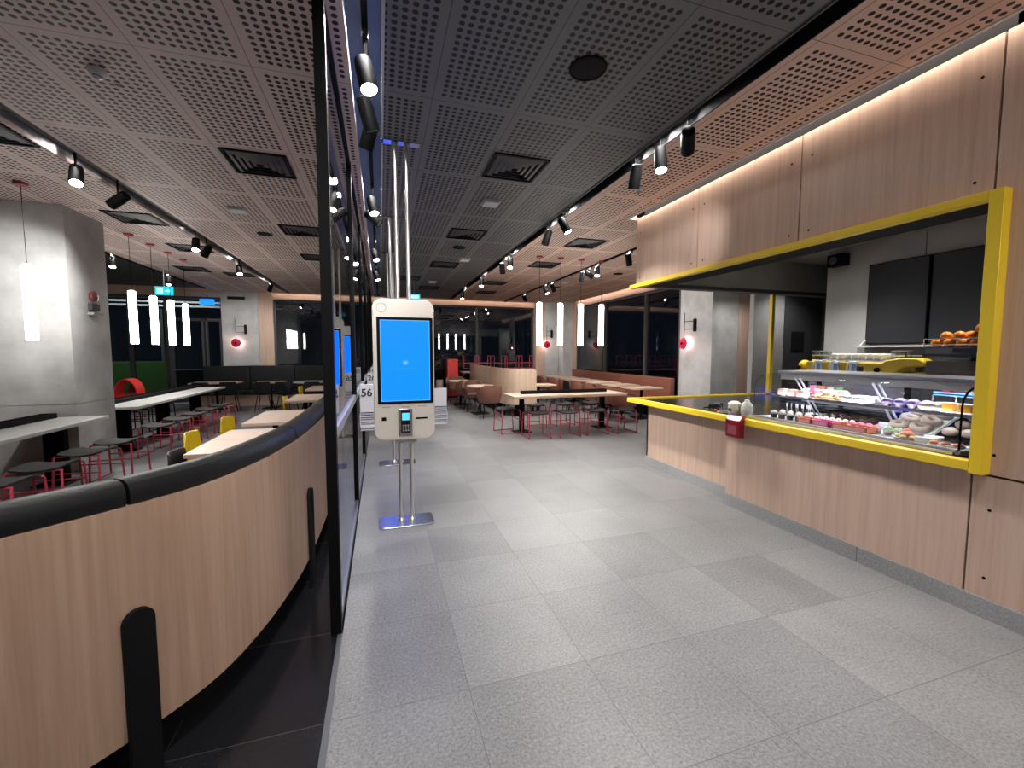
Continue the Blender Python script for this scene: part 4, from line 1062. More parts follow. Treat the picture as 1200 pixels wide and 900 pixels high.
# ------------------------------------------------------------------ pastry display case
DZ = .965
dc = thing('display_case', 'long curved glass pastry display case on the black counter', 'display case', (3.9,2.48,.927))
ox, oy, oz = 3.9, 2.48, .927
def db(name, m, *boxes, **k):
    b = MB()
    for x0,y0,z0,x1,y1,z1 in boxes: b.box(x0-ox,y0-oy,z0-oz,x1-ox,y1-oy,z1-oz)
    return b.build(name, m, dc, k.get('bevel',0))
M_DECK = plain('pale_steel_deck', (.80,.84,.88), .35)
db('deck', M_DECK, (3.55,1.69,.928,4.42,3.28,.962), bevel=.004)
db('front_rail', M_CHROME, (3.475,1.69,.946,3.50,3.30,.962),(3.51,1.69,.952,3.53,3.30,.978),(3.475,1.69,.928,3.549,3.30,.945))
CP = [(3.55,.965),(3.55,1.25),(3.562,1.30),(3.60,1.345),(3.66,1.372),(3.74,1.386),(3.88,1.39)]
b = MB(); rows = [[(x-ox,y-oy,z-oz) for x,z in CP] for y in (1.70,3.26)]
b.grid(rows, .005).build('curved_glass', M_CASE, dc, ang=80)
EP = [(x-ox, z-oz) for x,z in CP] + [(4.36-ox,1.39-oz),(4.36-ox,.965-oz)]
for y in (1.69,3.262): MB().prism(EP, y-oy, y-oy+.006, 'y').build('end_glass', M_CASE, dc)
ep = [(x-ox,y-oy,z-oz) for y in (1.70,) for x,z in CP]
MB().tube([(x-ox,1.697-oy,z-oz) for x,z in CP], .006, 8).build('end_trim', M_BLACK, dc)
MB().tube([(x-ox,3.268-oy,z-oz) for x,z in CP[:5]], .004, 8).build('end_trim', M_DGREY, dc)
lid = db('lid', plain('lid_steel', (.34,.34,.34), .42, 1.), (3.88,1.66,1.385,4.42,3.30,1.412), bevel=.004)
db('lamp_bar', plain('lamp_bar_grey', (.32,.32,.33), .5), (3.86,1.70,1.352,3.93,3.25,1.384),(3.86,1.70,1.328,3.866,3.25,1.352))
db('lamp', M_CASELED, (3.872,1.74,1.344,3.925,3.21,1.352))
db('shelf', M_CASE, (3.74,1.71,1.168,4.36,3.25,1.176))
db('shelf_edge', M_STEEL, (3.728,1.705,1.160,3.741,3.255,1.184))
db('added_shelf_lamp', M_CASELED, (3.744,1.74,1.160,3.757,3.22,1.166))  # lamp strip added under the shelf to brighten the inside of the case
M_LILAC = plain('lilac_strut', (.60,.58,.70), .35)
for y in (3.0,2.33):
    for d in (0,.045):
        MB().tube([(3.80-ox,y+d-oy,1.35-oz),(4.10-ox,y+d-oy,.966-oz)], .008, 8).build('strut', M_LILAC, dc)
db('back_panel', M_BLACK, (4.36,1.70,.965,4.42,3.28,.99),(4.40,1.70,1.10,4.42,1.74,1.385),(4.40,3.24,1.10,4.42,3.28,1.385),(4.40,2.46,.99,4.42,2.50,1.385))

M_CHOC = plain('chocolate', (.055,.025,.016), .35, noise=.4, nscale=90)
M_CREAM = plain('whipped_cream', (.78,.72,.66), .5, noise=.1, nscale=60)
M_PINK = plain('pink_icing', (.75,.22,.36), .4, noise=.15, nscale=60)
M_PINKB = plain('pink_box_card', (.80,.12,.42), .5)
M_CORAL = plain('coral_card', (.78,.24,.14), .5)
M_DOUGH = plain('pale_dough', (.38,.31,.26), .6, noise=.25, nscale=40, bump=.1)
M_DOUGHD = plain('brown_dough', (.27,.20,.16), .6, noise=.25, nscale=40, bump=.1)
M_GREENI = plain('pistachio_icing', (.42,.62,.36), .4)
M_STRAW = plain('toasted_wrap', (.58,.37,.18), .6, noise=.35, nscale=70)
M_PURP = plain('blueberry_glaze', (.16,.10,.24), .35, noise=.3, nscale=60)
M_PAPER = plain('white_paper', (.72,.70,.66), .6)
M_JUICE = plain('orange_juice', (.95,.42,.05), .25)
M_SALM = plain('smoked_salmon', (.85,.27,.15), .4, noise=.2, nscale=50)
M_CUSTARD = plain('custard', (.85,.68,.35), .4)
M_BLUET = plain('blue_tray_plastic', (.10,.30,.60), .4)
def food(name, label, cat, loc, rotz=0, group=None): return thing(name, label, cat, loc, rotz, group)
def tray(label, x0,y0,x1,y1,z, m, name='tray', cat='tray', h=.014):
    t = thing(name, label, cat, ((x0+x1)/2,(y0+y1)/2,z))
    hx, hy = (x1-x0)/2, (y1-y0)/2
    MB().prism(rrect(-hx,-hy,hx,hy,.015,4), 0, .005).build('base', m, t)
    MB().tube([(-hx+.005,-hy+.005,h),(hx-.005,-hy+.005,h),(hx-.005,hy-.005,h),(-hx+.005,hy-.005,h)], .005, 6, True).build('rim', m, t)
    return t
# --- lower deck, front row, far end to near end
src = None
k = 0
for r in range(2):
    for i in range(4):
        x, y = 3.64+.085*r, 3.12-.085*i-.02*r
        lb = 'clear cup of chocolate and cream dessert at the far end of the lower deck'
        if src is None:
            src = food('dessert_cup', lb, 'dessert', (x,y,DZ), 0, 'dessert cups in the pastry case')
            MB().lathe([(.026,0),(.034,.06),(.0355,.066)], (0,0,0), 18).build('cup', M_CUPG, src)
            MB().lathe([(.024,.003),(.030,.04)], (0,0,0), 18).build('filling', M_CHOC, src)
            MB().lathe([(.031,.041),(.032,.052),(.02,.068),(.004,.076)], (0,0,0), 18).build('cream_top', M_CREAM, src)
        else: dup(src, (x,y,DZ), 0)
def pastry_box(label, x, y, w, d, mcard, name='pastry_box'):
    t = thing(name, label, 'box', (x,y,DZ))
    MB().box(-d/2,-w/2,0,d/2,w/2,.006).box(-d/2,-w/2,0,-d/2+.006,w/2,.05).box(d/2-.006,-w/2,0,d/2,w/2,.05).box(-d/2,-w/2,0,d/2,-w/2+.006,.05).box(-d/2,w/2-.006,0,d/2,w/2,.05).build('carton', mcard, t)
    MB().box(-d/2-.0015,-w/2+.02,.012,-d/2-.0005,w/2-.02,.038).build('printed_band', plain('card_print', (.85,.45,.5), .5), t)
    return t
pastry_box('short coral pastry box on the lower deck, left of the pink box', 3.625, 2.76, .13, .12, M_CORAL)
pastry_box('hot pink pastry box at the front of the lower deck', 3.625, 2.615, .15, .12, M_PINKB)
pastry_box('long coral pastry box at the front of the lower deck under striped eclairs', 3.625, 2.385, .27, .12, M_CORAL)
src = None
for i in range(6):
    for r in range(2):
        x, y = 3.70+.09*r, 2.80-.055*i-.02*r
        lb = 'round pastry with pink and white topping behind the pink boxes'
        if src is None:
            src = food('iced_pastry', lb, 'pastry', (x,y,DZ+.0), 0, 'pink iced pastries in the pastry case')
            MB().ball((0,0,.024), (.027,.027,.024), 14, 8).build('bun', M_PINK, src)
            MB().ball((0,0,.048), (.020,.020,.014), 12, 6).build('cream_top', M_CREAM, src)
        else: dup(src, (x,y,DZ), .3*i)
def eclair(label, x, y, mi, ms, group):
    t = food('striped_eclair', label, 'pastry', (x,y,DZ+.028), .35, group)
    MB().ball((0,0,.0), (.085,.028,.028), 18, 10).build('bun', mi, t)
    b = MB()
    for q in range(6):
        xx = -.06+.024*q; h = .028*math.sqrt(max(.05,1-(xx/.085)**2))
        b.tube([(xx-.008, h*.95*math.cos(a), h*1.05*math.sin(a)+.001) for a in [PI*j/8 for j in range(1,8)]], .004, 6)
    b.build('icing_stripe', ms, t)
    return t
e0 = eclair('eclair with white icing and pink stripes in the lower deck', 3.74, 2.475, M_CREAM, M_PINK, 'pink striped eclairs')
for i in range(1,4): dup(e0, (3.745+.003*i,2.475-.06*i,DZ+.028), .35)
e1 = eclair('eclair with white icing and green stripes in the lower deck', 3.74, 2.21, M_CREAM, M_GREENI, 'green striped eclairs')
dup(e1, (3.748,2.146,DZ+.028), .35)
t = food('salmon_plate', 'round plate with salmon and cream canapes right of the striped eclairs', 'plate', (3.66,2.04,DZ))
MB().lathe([(.001,.001),(.06,.002),(.085,.014),(.088,.016),(.086,.010),(.06,0),(.001,0)], (0,0,0), 28).build('plate', M_WHITE, t)
for a in range(6): MB().ball((.05*math.cos(a*PI/3),.05*math.sin(a*PI/3),.022), (.02,.02,.014), 12, 6).build('canape', M_CUSTARD, t)
MB().ball((0,0,.035), (.045,.04,.025), 14, 8).build('salmon_slice', M_SALM, t); MB().ball((.03,.02,.055), (.03,.026,.02), 12, 8).build('salmon_rose', M_SALM, t)
for i, (x, y, lb) in enumerate([(3.65,1.925,'white wrapped sandwich on the lower deck beside the salmon plate'),(3.76,1.94,'white wrapped sandwich on the lower deck behind the first')]):
    t = food('wrapped_sandwich', lb, 'sandwich', (x,y,DZ), .2*i)
    MB().prism([(-.055,0),(.055,0),(.05,.035),(-.04,.04)], -.045, .045, 'y').build('wrapper', M_PAPER, t, .008); MB().box(-.02,-.0455,.012,.03,-.044,.03).build('sticker', M_SALM, t)
src = None
for i in range(3):
    x, y = 3.625+.01*i, 1.865-.058*i
    lb = 'clear packed salmon roll at the near end of the lower deck, %s from the eclairs' % ORD[i]
    t = food('salmon_roll', lb, 'sandwich', (x,y,DZ), .15)
    MB().box(-.05,-.024,0,.05,.024,.012).build('bread', M_CREAM, t, .004); MB().ball((0,0,.018), (.046,.022,.014), 14, 6).build('filling', M_SALM, t); MB().box(-.052,-.026,0,.052,.026,.004).build('carton', M_PAPER, t)
# --- lower deck, back row
tray('long black tray of wrapped cutlery at the far end of the lower deck', 3.86,2.92,4.08,3.24,DZ, M_BLACK)
src = None
for i in range(7):
    x, y = 3.92+.015*(i%3), 3.20-.036*i
    if src is None:
        src = food('plastic_fork', 'white plastic fork standing in the black tray', 'fork', (x,y,DZ+.006), 0, 'plastic forks in the black tray')
        MB().tube([(0,0,0),(-.01,.012,.08)], .0035, 6).build('handle', M_WHITE, src); MB().prism([(-.012,.08),(.008,.08),(.012,.115),(-.016,.115)], .010, .014, 'y').build('tines', M_WHITE, src)
    else: dup(src, (x,y,DZ+.006), .4*i)
def muffin(label, x, y, z, m, group, src=[None]):
    t = food('muffin', label, 'muffin', (x,y,z), 0, group)
    MB().lathe([(.024,0),(.034,.036)], (0,0,0), 16).build('paper_case', M_CHOC, t); MB().ball((0,0,.038), (.040,.040,.026), 16, 8).build('top', m, t)
    return t
m0 = muffin('dark chocolate muffin in the shadowed back of the lower deck', 3.98, 2.86, DZ, M_CHOC, 'chocolate muffins in the lower deck')
for i in range(1,10): dup(m0, (3.98+.085*(i%2),2.86-.083*(i//2)-.01*(i%2),DZ), 0)
def donut(label, x, y, z, m, R=.042, r=.024, group=None):
    t = food('donut', label, 'donut', (x,y,z+r), 0, group)
    MB().torus((0,0,0), R, r, 22, 10, .95).build('ring', M_DOUGH, t)
    MB().torus((0,0,.005), R, r*.96, 22, 10, .9).build('glaze', m, t)
    return t
TL = math.radians(22)
tr = tray('pale grey tray of ring donuts in the lower deck', 3.83,1.99,4.20,2.30,DZ+.085, M_LGREY); tr.rotation_euler.y = -TL
MB().box(.10,-.14,-.115,.12,.14,-.001).build('prop', M_DGREY, tr)
def on_tilt(x, y, h, cx): return (x - math.sin(TL)*h, y, DZ+.085+.005 + (x-cx)*math.tan(TL) + math.cos(TL)*h)
d0 = donut('pale glazed ring donut on the grey tray in the lower deck', 3.90, 2.225, DZ, M_DOUGHD, group='donuts on the grey tray')
for i in range(6):
    d = d0 if i == 0 else dup(d0, (0,0,0))
    d.location = on_tilt(3.90+.11*(i//2), 2.225-.135*(i%2)-.008*(i//2), .026, 4.015); d.rotation_euler = (0,-TL,.4*i)
tr = tray('black tray of round buns at the near end of the lower deck', 3.80,1.72,4.17,1.965,DZ+.085, M_BLACKM); tr.rotation_euler.y = -TL
MB().box(.10,-.11,-.115,.12,.11,-.001).build('prop', M_DGREY, tr)
src = None
for i in range(6):
    x, y = 3.86+.105*(i//2), 1.895-.095*(i%2)-.006*(i//2)
    if src is None:
        src = food('round_bun', 'round dusted bun on the black tray in the lower deck', 'bun', (x,y,DZ+.006), 0, 'buns on the black tray')
        MB().ball((0,0,.03), (.045,.045,.030), 18, 10).build('dough', M_DOUGHD, src); MB().ball((0,0,.040), (.036,.036,.0215), 16, 8).build('sugar_dusting', M_DOUGH, src)
    else: dup(src, (x,y,DZ+.006), .5*i)
for q in [o for o in C.objects if o.name.startswith('round_bun')]:
    q.location = on_tilt(q.location.x+.005, q.location.y, .002, 3.985); q.rotation_euler.y = -TL
# --- glass shelf
SZ = 1.177
for i in range(3):
    t = food('cake_box', 'small pink cake box on the glass shelf, %s from the far end' % ORD[i], 'box', (3.80,3.16-.10*i,SZ))
    MB().prism([(-.03,-.035),(.03,-.035),(.035,.035),(-.035,.035)], 0, .055).build('carton', plain('salmon_card', (.80,.36,.33), .5), t, .003); MB().box(-.031,-.03,.055,.03,.03,.062).build('lid', M_PAPER, t)
src = None
for i in range(6):
    x, y = 4.06+.06*(i%2), 3.12-.055*i
    if src is None:
        src = food('cake_slice', 'white and pink cake slice behind the pink boxes on the glass shelf', 'cake', (x,y,SZ), .5, 'cake slices on the glass shelf')
        MB().prism([(-.05,-.028),(.05,0),(-.05,.028)], 0, .05).build('sponge', M_PINK, src); MB().prism([(-.051,-.029),(.052,0),(-.051,.029)], .0502, .062).build('icing', M_CREAM, src)
    else: dup(src, (x,y,SZ), .5+.4*i)
tray('shallow wicker basket of toasted wraps on the glass shelf', 3.77,2.60,4.05,2.86,SZ, M_STRAW, 'basket', 'basket', .03)
src = None
for i in range(7):
    x, y = 3.84+.05*(i%3), 2.83-.034*i
    if src is None:
        src = food('toasted_wrap', 'golden toasted wrap lying in the wicker basket', 'wrap', (x,y,SZ+.03), .2, 'wraps in the basket')
        MB().ball((0,0,0), (.085,.020,.022), 14, 8).build('roll', M_STRAW, src); MB().lathe([(.022,-.02),(.022,.02)], (-.03,0,0), 14, 'x').build('paper_sleeve', M_CREAM, src)
    else: dup(src, (x,y,SZ+.03+.018*(i%2)), .2+.1*(i%3))
src = None
for i in range(4):
    for r in range(2):
        x, y = 3.82+.12*r, 2.575-.052*i
        if src is None:
            src = food('paper_wrapped_roll', 'white paper wrapped sandwich roll in the neat row on the glass shelf', 'sandwich', (x,y,SZ), 0, 'paper wrapped rolls on the glass shelf')
            MB().box(-.055,-.024,0,.055,.024,.05).build('wrapper', M_PAPER, src, .014); MB().box(-.0565,-.015,.012,-.0555,.015,.035).build('sticker', M_LGREY, src)
        else: dup(src, (x,y,SZ), 0)
src = None
for i in range(6):
    x, y = 3.81+.085*(i%2), 2.27-.042*i
    if src is None: src = muffin('purple blueberry muffin right of the paper wrapped rolls', x, y, SZ, M_PURP, 'blueberry muffins on the glass shelf')
    else: dup(src, (x,y,SZ), 0)
d1 = donut('big pale ring donut lying on the glass shelf near the juice cups', 3.84, 2.01, SZ, M_DOUGH, .045, .026, 'donuts on the glass shelf')
for i in range(1,4): dup(d1, (3.84+.12*(i%2),2.01-.10*(i//2)-.02*(i%2),SZ+.026), 0)
for i, (x, y, lb) in enumerate([(3.80,1.885,'small square cup of orange dessert on the glass shelf, farther from the yellow jamb'),(3.795,1.785,'larger square cup of orange dessert on the glass shelf, nearer the yellow jamb')]):
    t = food('juice_cup', lb, 'dessert', (x,y,SZ))
    s = .03+.008*i
    MB().prism(rrect(-s,-s,s,s,.008,3), 0, .062).build('filling', M_JUICE, t); 
    MB().prism(rrect(-s-.002,-s-.002,s+.002,s+.002,.009,3), .0, .014).build('base', M_CREAM, t); MB().prism(rrect(-s-.004,-s-.004,s+.004,s+.004,.009,3), .062, .07).build('rim', M_PAPER, t)
# --- upper level under the lid: blue tray with fruit
bl = tray('bright blue tray under the lid of the pastry case', 4.02,1.74,4.32,2.10,1.275, M_BLUET, h=.022)
MB().box(-.15,-.18,-.0975,-.14,-.17,-.001).box(.13,-.18,-.0975,.14,-.17,-.001).box(-.15,.17,-.0975,-.14,.18,-.001).box(.13,.17,-.0975,.14,.18,-.001).build('leg', M_STEEL, bl)
for i, (m, nm, lb) in enumerate([(plain('red_skin',(.42,.02,.03),.4),'apple','dark red apple on the blue tray'),(plain('plum_skin',(.16,.05,.12),.4),'plum','dark plum on the blue tray'),(plain('peach_skin',(.85,.30,.30),.5),'peach','pink peach on the blue tray'),(plain('pear_skin',(.55,.62,.22),.5),'pear','pale green pear on the blue tray')]):
    t = food(nm, lb, 'fruit', (4.12,2.06-.075*i,1.281))
    MB().ball((0,0,.030), (.033,.033,.030), 16, 10).build('flesh', m, t); MB().tube([(0,0,.055),(.004,0,.070)], .0025, 6).build('stem', M_CHOC, t)
for i, (m, cl) in enumerate([(M_PINK,'pink'),(M_CORAL,'orange'),(plain('olive_card',(.45,.47,.30),.5),'olive'),(plain('green_card',(.18,.32,.14),.5),'green')]):
    t = food('tea_carton', '%s tea carton standing under the lid at the far end of the pastry case' % cl, 'box', (4.22,3.16-.085*i,SZ))
    MB().box(-.03,-.035,0,.03,.035,.085).build('carton', m, t, .002); MB().box(-.0315,-.025,.02,-.0305,.025,.06).build('front_panel', M_PAPER if i == 2 else m, t)

# --- things on the counter end
t = thing('handled_jug', 'white handled jug with grey label at the far end of the pastry case', 'jug', (3.62,3.42,.927))
MB().lathe([(.045,0),(.05,.01),(.055,.09),(.05,.13),(.03,.155),(.022,.16)], (0,0,0), 24).build('body', M_WHITE, t); MB().tube([(0,-.05,.03),(.0,-.085,.05),(0,-.085,.10),(0,-.045,.12)], .008, 8).build('handle', M_WHITE, t)
MB().lathe([(.0515,.03),(.0555,.07)], (0,0,0), 24).build('label_band', M_LGREY, t); MB().lathe([(.024,.158),(.024,.175),(.01,.18)], (0,0,0), 18).build('lid', M_PAPER, t)
t = thing('lidded_pot', 'white round lidded pot left of the white jug', 'pot', (3.60,3.56,.927))
MB().lathe([(.05,0),(.062,.03),(.062,.11),(.05,.125)], (0,0,0), 24).build('body', M_WHITE, t); MB().lathe([(.064,.112),(.066,.125),(.03,.15),(.01,.152)], (0,0,0), 24).build('lid', M_PAPER, t); MB().cbox((-.062,0,.06), (.004,.04,.03)).build('label_patch', M_DGREY, t)
t = thing('glass_dish', 'shallow clear glass dish beside the white jug', 'dish', (3.56,3.66,.927))
MB().lathe([(.03,0),(.06,.018),(.064,.024),(.058,.02),(.03,.006)], (0,0,0), 24).build('bowl', M_CUPG, t); MB().torus((0,0,.024), .062, .003, 24, 6).build('rim', M_LGREY, t)
t = thing('wire_stand', 'thin bent steel wire stand on the counter end', 'stand', (3.58,3.76,.927))
MB().tube([(-.03,.06,.002),(.05,.06,.002),(.05,-.04,.002),(-.02,-.04,.002)], .003, 6).build('base', M_STEEL, t); MB().tube([(.05,.01,.002),(.05,.01,.07),(.02,.01,.085)], .003, 6).build('upright', M_STEEL, t)
t = thing('cable_bundle', 'tangle of black cable with a red plug on the black counter end', 'cable', (3.66,4.0,.927), .4)
MB().tube(spline([(-.05,-.10,.006),(.02,-.04,.012),(.09,-.08,.006),(.10,.02,.022),(.0,.05,.01),(-.06,.0,.03),(.01,-.07,.02),(.14,.06,.006),(.22,.02,.006)], 6), .006, 8).build('cable', M_BLACK, t)
MB().box(-.085,-.125,.0,-.045,-.095,.02).build('plug', M_REDC, t, .004); MB().cyl((-.10,-.118,.01), .003, .015, 8, 'x').cyl((-.10,-.104,.01), .003, .015, 8, 'x').build('pin', M_STEEL, t)
t = thing('card_terminal', 'black card terminal lying on the far part of the counter', 'terminal', (4.0,4.25,.927), .3)
MB().prism([(-.09,0),(.09,0),(.09,.035),(-.09,.02)], -.045, .045, 'y').build('body', M_BLACKM, t, .006); MB().box(.0,-.036,.028,.075,.036,.034).build('display', M_LENSOFF, t)
# crimson tip box clipped to the counter edge
t = thing('collection_box', 'dark red plastic box clipped over the yellow counter edge', 'box', (3.37,3.28,.76))
MB().prism([(-.075,.0),(-.005,.0),(-.005,.185),(.02,.20),(.02,.215),(-.035,.215),(-.075,.17)], -.085, .085, 'y').build('body', M_DRED, t, .012)
MB().box(-.0765,-.055,.03,-.075,.055,.12).build('front_panel', plain('clear_red', (.28,.07,.10), .15), t); MB().cyl((-.04,.0,.214), .012, .006, 14).build('button', M_PINK, t)

# ------------------------------------------------------------------ behind the bar
CT = .941
cm2 = thing('coffee_machine', 'long yellow espresso machine behind the pastry case', 'coffee machine', (5.2,3.28,CT))
MB().box(-.20,-.52,.10,.30,.56,.40).build('boiler_body', M_STEEL, cm2, .01)
MB().box(-.30,-.50,.06,.30,.55,.10).build('drip_tray', M_CHROME, cm2)
for x in (-.22,.24):
    for y in (-.42,.46): MB().lathe([(.03,0),(.022,.06)], (x,y,0), 14).build('foot', M_BLACK, cm2)
# yellow shell, far end to near end
MB().ball((-.24,.58,.49), (.085,.05,.075), 18, 10).build('end_bulb', M_YEL, cm2); MB().cyl((-.325,.585,.475), .022, .01, 14, 'x').build('dark_port', M_BLACK, cm2)
for y in (.44,.25,.06): 
    MB().prism(rrect(-.05,.41,.05,.55,.02,3), -.33, -.18, 'x').xf(Matrix.Translation((0,y-.0,0))).build('yellow_cover', M_YEL, cm2, .006)
    g = MB().box(-.335,y-.14,.40,-.22,y-.055,.56).build('group_head', M_CHROME, cm2, .012)
    MB().box(-.338,y-.125,.43,-.3355,y-.085,.53).build('blue_display', plain('blue_panel', (.30,.45,.72), .25), g); MB().tube([(-.34,y-.065,.55),(-.37,y-.06,.50),(-.36,y-.07,.42)], .010, 8).build('spout', M_WHITE, g)
prf = [(-.02,.41),(-.02,.55),(-.30,.55),(-.34,.575),(-.46,.60),(-.60,.60),(-.66,.565),(-.66,.53),(-.50,.51),(-.40,.44),(-.34,.41)]
MB().prism([(y,z) for y,z in prf], -.33, -.16, 'x').build('main_cover', M_YEL, cm2, .012)
MB().box(-.333,-.14,.45,-.3305,-.07,.505).build('control_display', M_MENU, cm2); MB().cyl((-.345,-.27,.475), .026, .016, 18, 'x').build('dial', M_BLACK, cm2)
MB().prism([(-.44,.36),(-.36,.36),(-.38,.50),(-.42,.50)], -.31, -.2, 'x').build('steam_bracket', M_YEL, cm2, .006); MB().box(-.16,-.5,.40,.30,.55,.57).build('cup_tray_base', M_STEEL, cm2)
MB().tube([(-.16,.55,.62),(-.16,-.40,.62)], .006, 8).tube([(.29,.55,.62),(.29,-.40,.62)], .006, 8).build('cup_rail', M_CHROME, cm2)
# cups and glasses on the machine
src = None
for r in range(2):
    for i in range(8):
        x, y = 5.12+.09*r, 3.62-.075*i
        if src is None:
            src = thing('coffee_cup', 'white coffee cup upside down in the rows on the espresso machine', 'cup', (x,y,CT+.572), 0, 'white cups on the espresso machine')
            MB().lathe([(.040,0),(.041,.014),(.033,.062),(.02,.07),(.001,.07)], (0,0,0), 18).build('body', plain('white_china', (.85,.85,.84), .3), src); MB().tube([(.038,0,.016),(.062,0,.02),(.060,0,.042),(.034,0,.05)], .005, 6).build('handle', M_WHITE, src)
        else: dup(src, (x,y,CT+.572), .7*i)
src = None
for i in range(10):
    x, y, z = (5.13+.075*(i%2), 3.86-.055*(i//2), CT+.572) if i < 6 else (5.13+.08*(i%2), 3.02-.08*((i-6)//2), CT+.572)
    if src is None:
        src = thing('clear_glass', 'clear drinking glass on top of the espresso machine', 'glass', (x,y,z), 0, 'glasses on the espresso machine')
        MB().lathe([(.024,0),(.032,.10),(.030,.10),(.022,.006)], (0,0,0), 18).build('bowl', M_CUPG, src); MB().torus((0,0,.10), .031, .0022, 20, 6).build('rim', M_LGREY, src)
    else: dup(src, (x,y,z), 0)
# grinder and its bean dish
t = thing('knock_box', 'yellow knock box beside the espresso machine', 'knock box', (4.98,2.70,CT))
MB().box(-.07,-.09,0,.12,.09,.40).build('cabinet', M_DGREY, t, .008); MB().box(-.075,-.095,.401,.125,.095,.46).build('top', M_YEL, t, .01)
t = thing('bean_grinder', 'black grinder bowl with clear lid behind the yellow machine', 'grinder', (5.45,2.64,CT))
MB().lathe([(.09,0),(.09,.36),(.06,.38),(.11,.50),(.13,.60),(.12,.61)], (0,0,0), 24).build('body', M_BLACK, t); MB().lathe([(.13,.611),(.12,.66),(.04,.69),(.005,.69)], (0,0,0), 24).build('clear_lid', M_CUPG, t)
# juicer with oranges
t = thing('juice_machine', 'dark orange juice machine with clear front next to the yellow jamb', 'juice machine', (4.97,2.27,CT)); t.scale = (1,1,.935)
MB().box(.02,-.30,0,.36,.30,.70).build('body', M_BLACKM, t, .01); MB().box(-.20,-.30,.0,.02,.30,.44).build('waste_bin', M_DGREY, t, .006)
MB().box(-.20,-.30,.445,-.19,.30,.66).build('clear_front', M_CUPG, t)
MB().box(-.19,-.29,.445,.019,.29,.62).build('dark_peel', plain('dark_peel_heap', (.09,.035,.022), .4, noise=.6, nscale=14, bump=.6), t)
MB().box(-.21,-.31,.663,.36,.31,.685).build('shelf', M_DGREY, t); MB().box(-.205,-.20,.70,-.19,.10,.74).build('control_panel', M_MENU, t); MB().box(-.19,-.30,.686,.36,.30,.745).build('head', plain('steel_grey', (.30,.30,.31), .4), t)
MB().tube([(-.20,.31,.75),(-.20,.31,.83),(-.20,-.30,.83)], .005, 6).tube([(-.20,.31,.775),(-.20,-.30,.775)], .004, 6).build('basket_rail', M_CHROME, t)
src = None
k = 0
for lay, pts in ((0,[(-.13,.25),(-.13,.16),(-.13,.07),(-.13,-.02),(-.13,-.11),(-.13,-.20),(-.04,.21),(-.04,.12),(-.04,.03),(-.04,-.06),(-.04,-.15)]),(1,[(-.12,.10),(-.11,.0),(-.10,.20),(-.09,-.10),(-.05,.06)]),(2,[(-.11,-.04)])):
    for x, y in pts:
        p = (4.97+x, 2.27+y, CT+.697+.062*lay)
        if src is None:
            src = thing('orange', 'ripe orange piled on top of the juice machine', 'orange', p, 0, 'oranges on the juice machine')
            MB().ball((0,0,.042), (.044,.044,.042), 16, 10).build('peel', M_ORNG, src); MB().ball((0,0,.082), (.006,.006,.004), 8, 5).build('stem_scar', plain('scar', (.25,.25,.05), .6), src)
        else: dup(src, p, k)
        k += 1
# menu screens, shelf, speaker
for i, (y0, y1, lb) in enumerate(((3.20,3.83,'large dark menu screen on the bar wall, left of the two'),(2.45,3.18,'large dark menu screen on the bar wall, right of the two'))):
    t = thing('menu_screen', lb, 'screen', (5.995,(y0+y1)/2,2.2))
    w = (y1-y0)/2
    MB().box(-.06,-w,-.50,-.001,w,.50).build('casing', M_BLACK, t, .004); MB().box(-.0625,-w+.012,-.488,-.0605,w-.012,.488).build('display', M_MENU, t)
t = thing('wall_shelf', 'long thin grey shelf under the menu screens', 'shelf', (5.99,3.0,1.66))
MB().box(-.16,-1.2,0,-.001,.86,.022).build('board', M_LGREY, t); MB().prism([(-.15,.023),(-.001,.023),(-.001,.13)], .82, .835, 'y').build('bracket', M_LGREY, t); MB().prism([(-.15,.023),(-.001,.023),(-.001,.13)], -1.1, -1.085, 'y').build('bracket', M_LGREY, t)
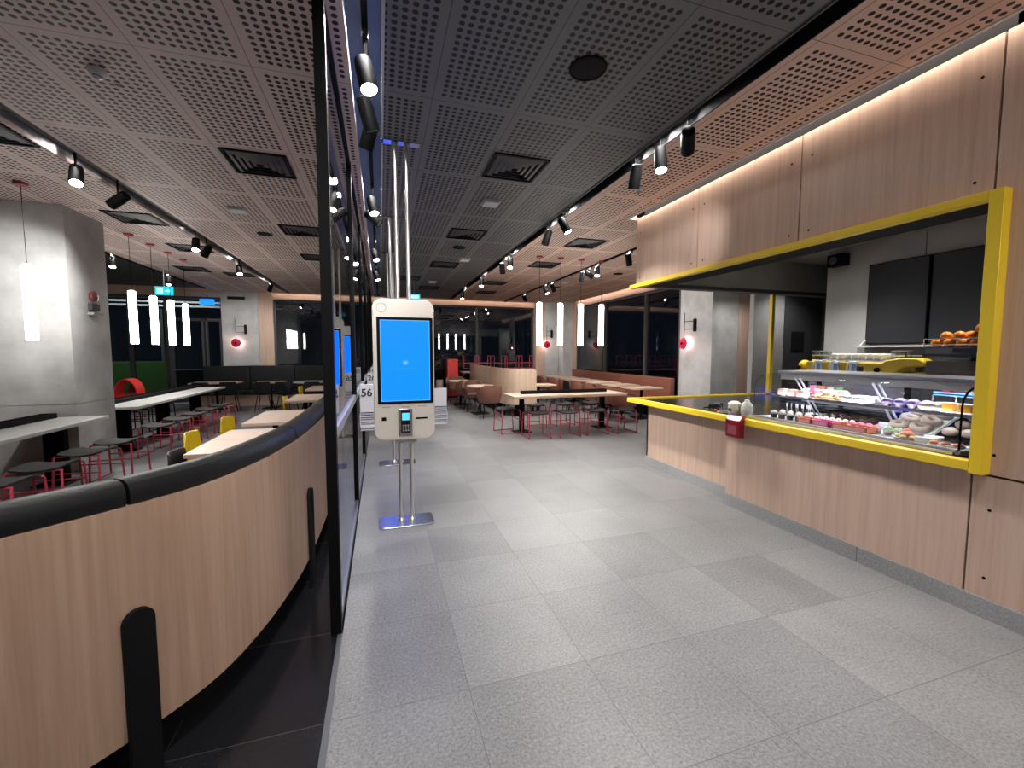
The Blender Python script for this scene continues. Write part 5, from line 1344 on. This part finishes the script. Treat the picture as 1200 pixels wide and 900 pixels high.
t = thing('wall_speaker', 'small black loudspeaker in the corner above the bar', 'loudspeaker', (5.99,4.20,2.83))
MB().box(-.14,-.11,-.08,-.02,.11,.08).build('cabinet', M_BLACK, t, .008); MB().box(-.02,-.03,-.03,-.001,.03,.03).build('bracket', M_DGREY, t); MB().lathe([(.055,-.1405),(.05,-.146),(.001,-.143)], (0,.03,0), 20, 'x').build('cone', M_DGREY, t)
t = thing('till_printer', 'small black till printer on the back counter near the yellow post', 'printer', (5.5,4.12,CT))
MB().box(-.10,-.10,0,.10,.10,.20).box(-.10,-.10,.30,.10,.10,.37).box(.05,-.10,.20,.10,.10,.30).build('body', M_BLACKM, t, .006); MB().box(-.101,-.07,.31,-.1005,.07,.35).build('panel', M_GREY, t)

# ------------------------------------------------------------------ case light, world, camera
w = D.worlds.new('night'); w.use_nodes = True; S.world = w
bg = w.node_tree.nodes['Background']; bg.inputs[0].default_value = (.012,.016,.026,1); bg.inputs[1].default_value = .35
cam = D.cameras.new('camera'); co = D.objects.new('camera', cam); C.objects.link(co); S.camera = co
r = Vector((.95400835,-.29977801,.0010993)); dn = Vector((-.02008067,-.06756232,-.99751296)); fw = Vector((.29910672,.95161362,-.07047476))
M = Matrix((( r.x,-dn.x,-fw.x,0),(r.y,-dn.y,-fw.y,0),(r.z,-dn.z,-fw.z,1.6),(0,0,0,1)))
co.matrix_world = M
cam.sensor_fit = 'HORIZONTAL'; cam.sensor_width = 36; cam.lens = 494.096*36/1200
cam.shift_x = -1.217/1200; cam.shift_y = (447.05-450)/1200
cam.clip_start = .02; cam.clip_end = 200
S.view_settings.view_transform = 'Standard'; S.view_settings.look = 'None'; S.view_settings.gamma = 1; S.view_settings.use_curve_mapping = False
S.view_settings.exposure = 0.54
cy = S.cycles
cy.max_bounces = 8; cy.diffuse_bounces = 4; cy.glossy_bounces = 4; cy.transmission_bounces = 4; cy.transparent_max_bounces = 24
cy.caustics_reflective = False; cy.caustics_refractive = False
cy.sample_clamp_indirect = 4.0; cy.sample_clamp_direct = 0.0
cy.use_denoising = True
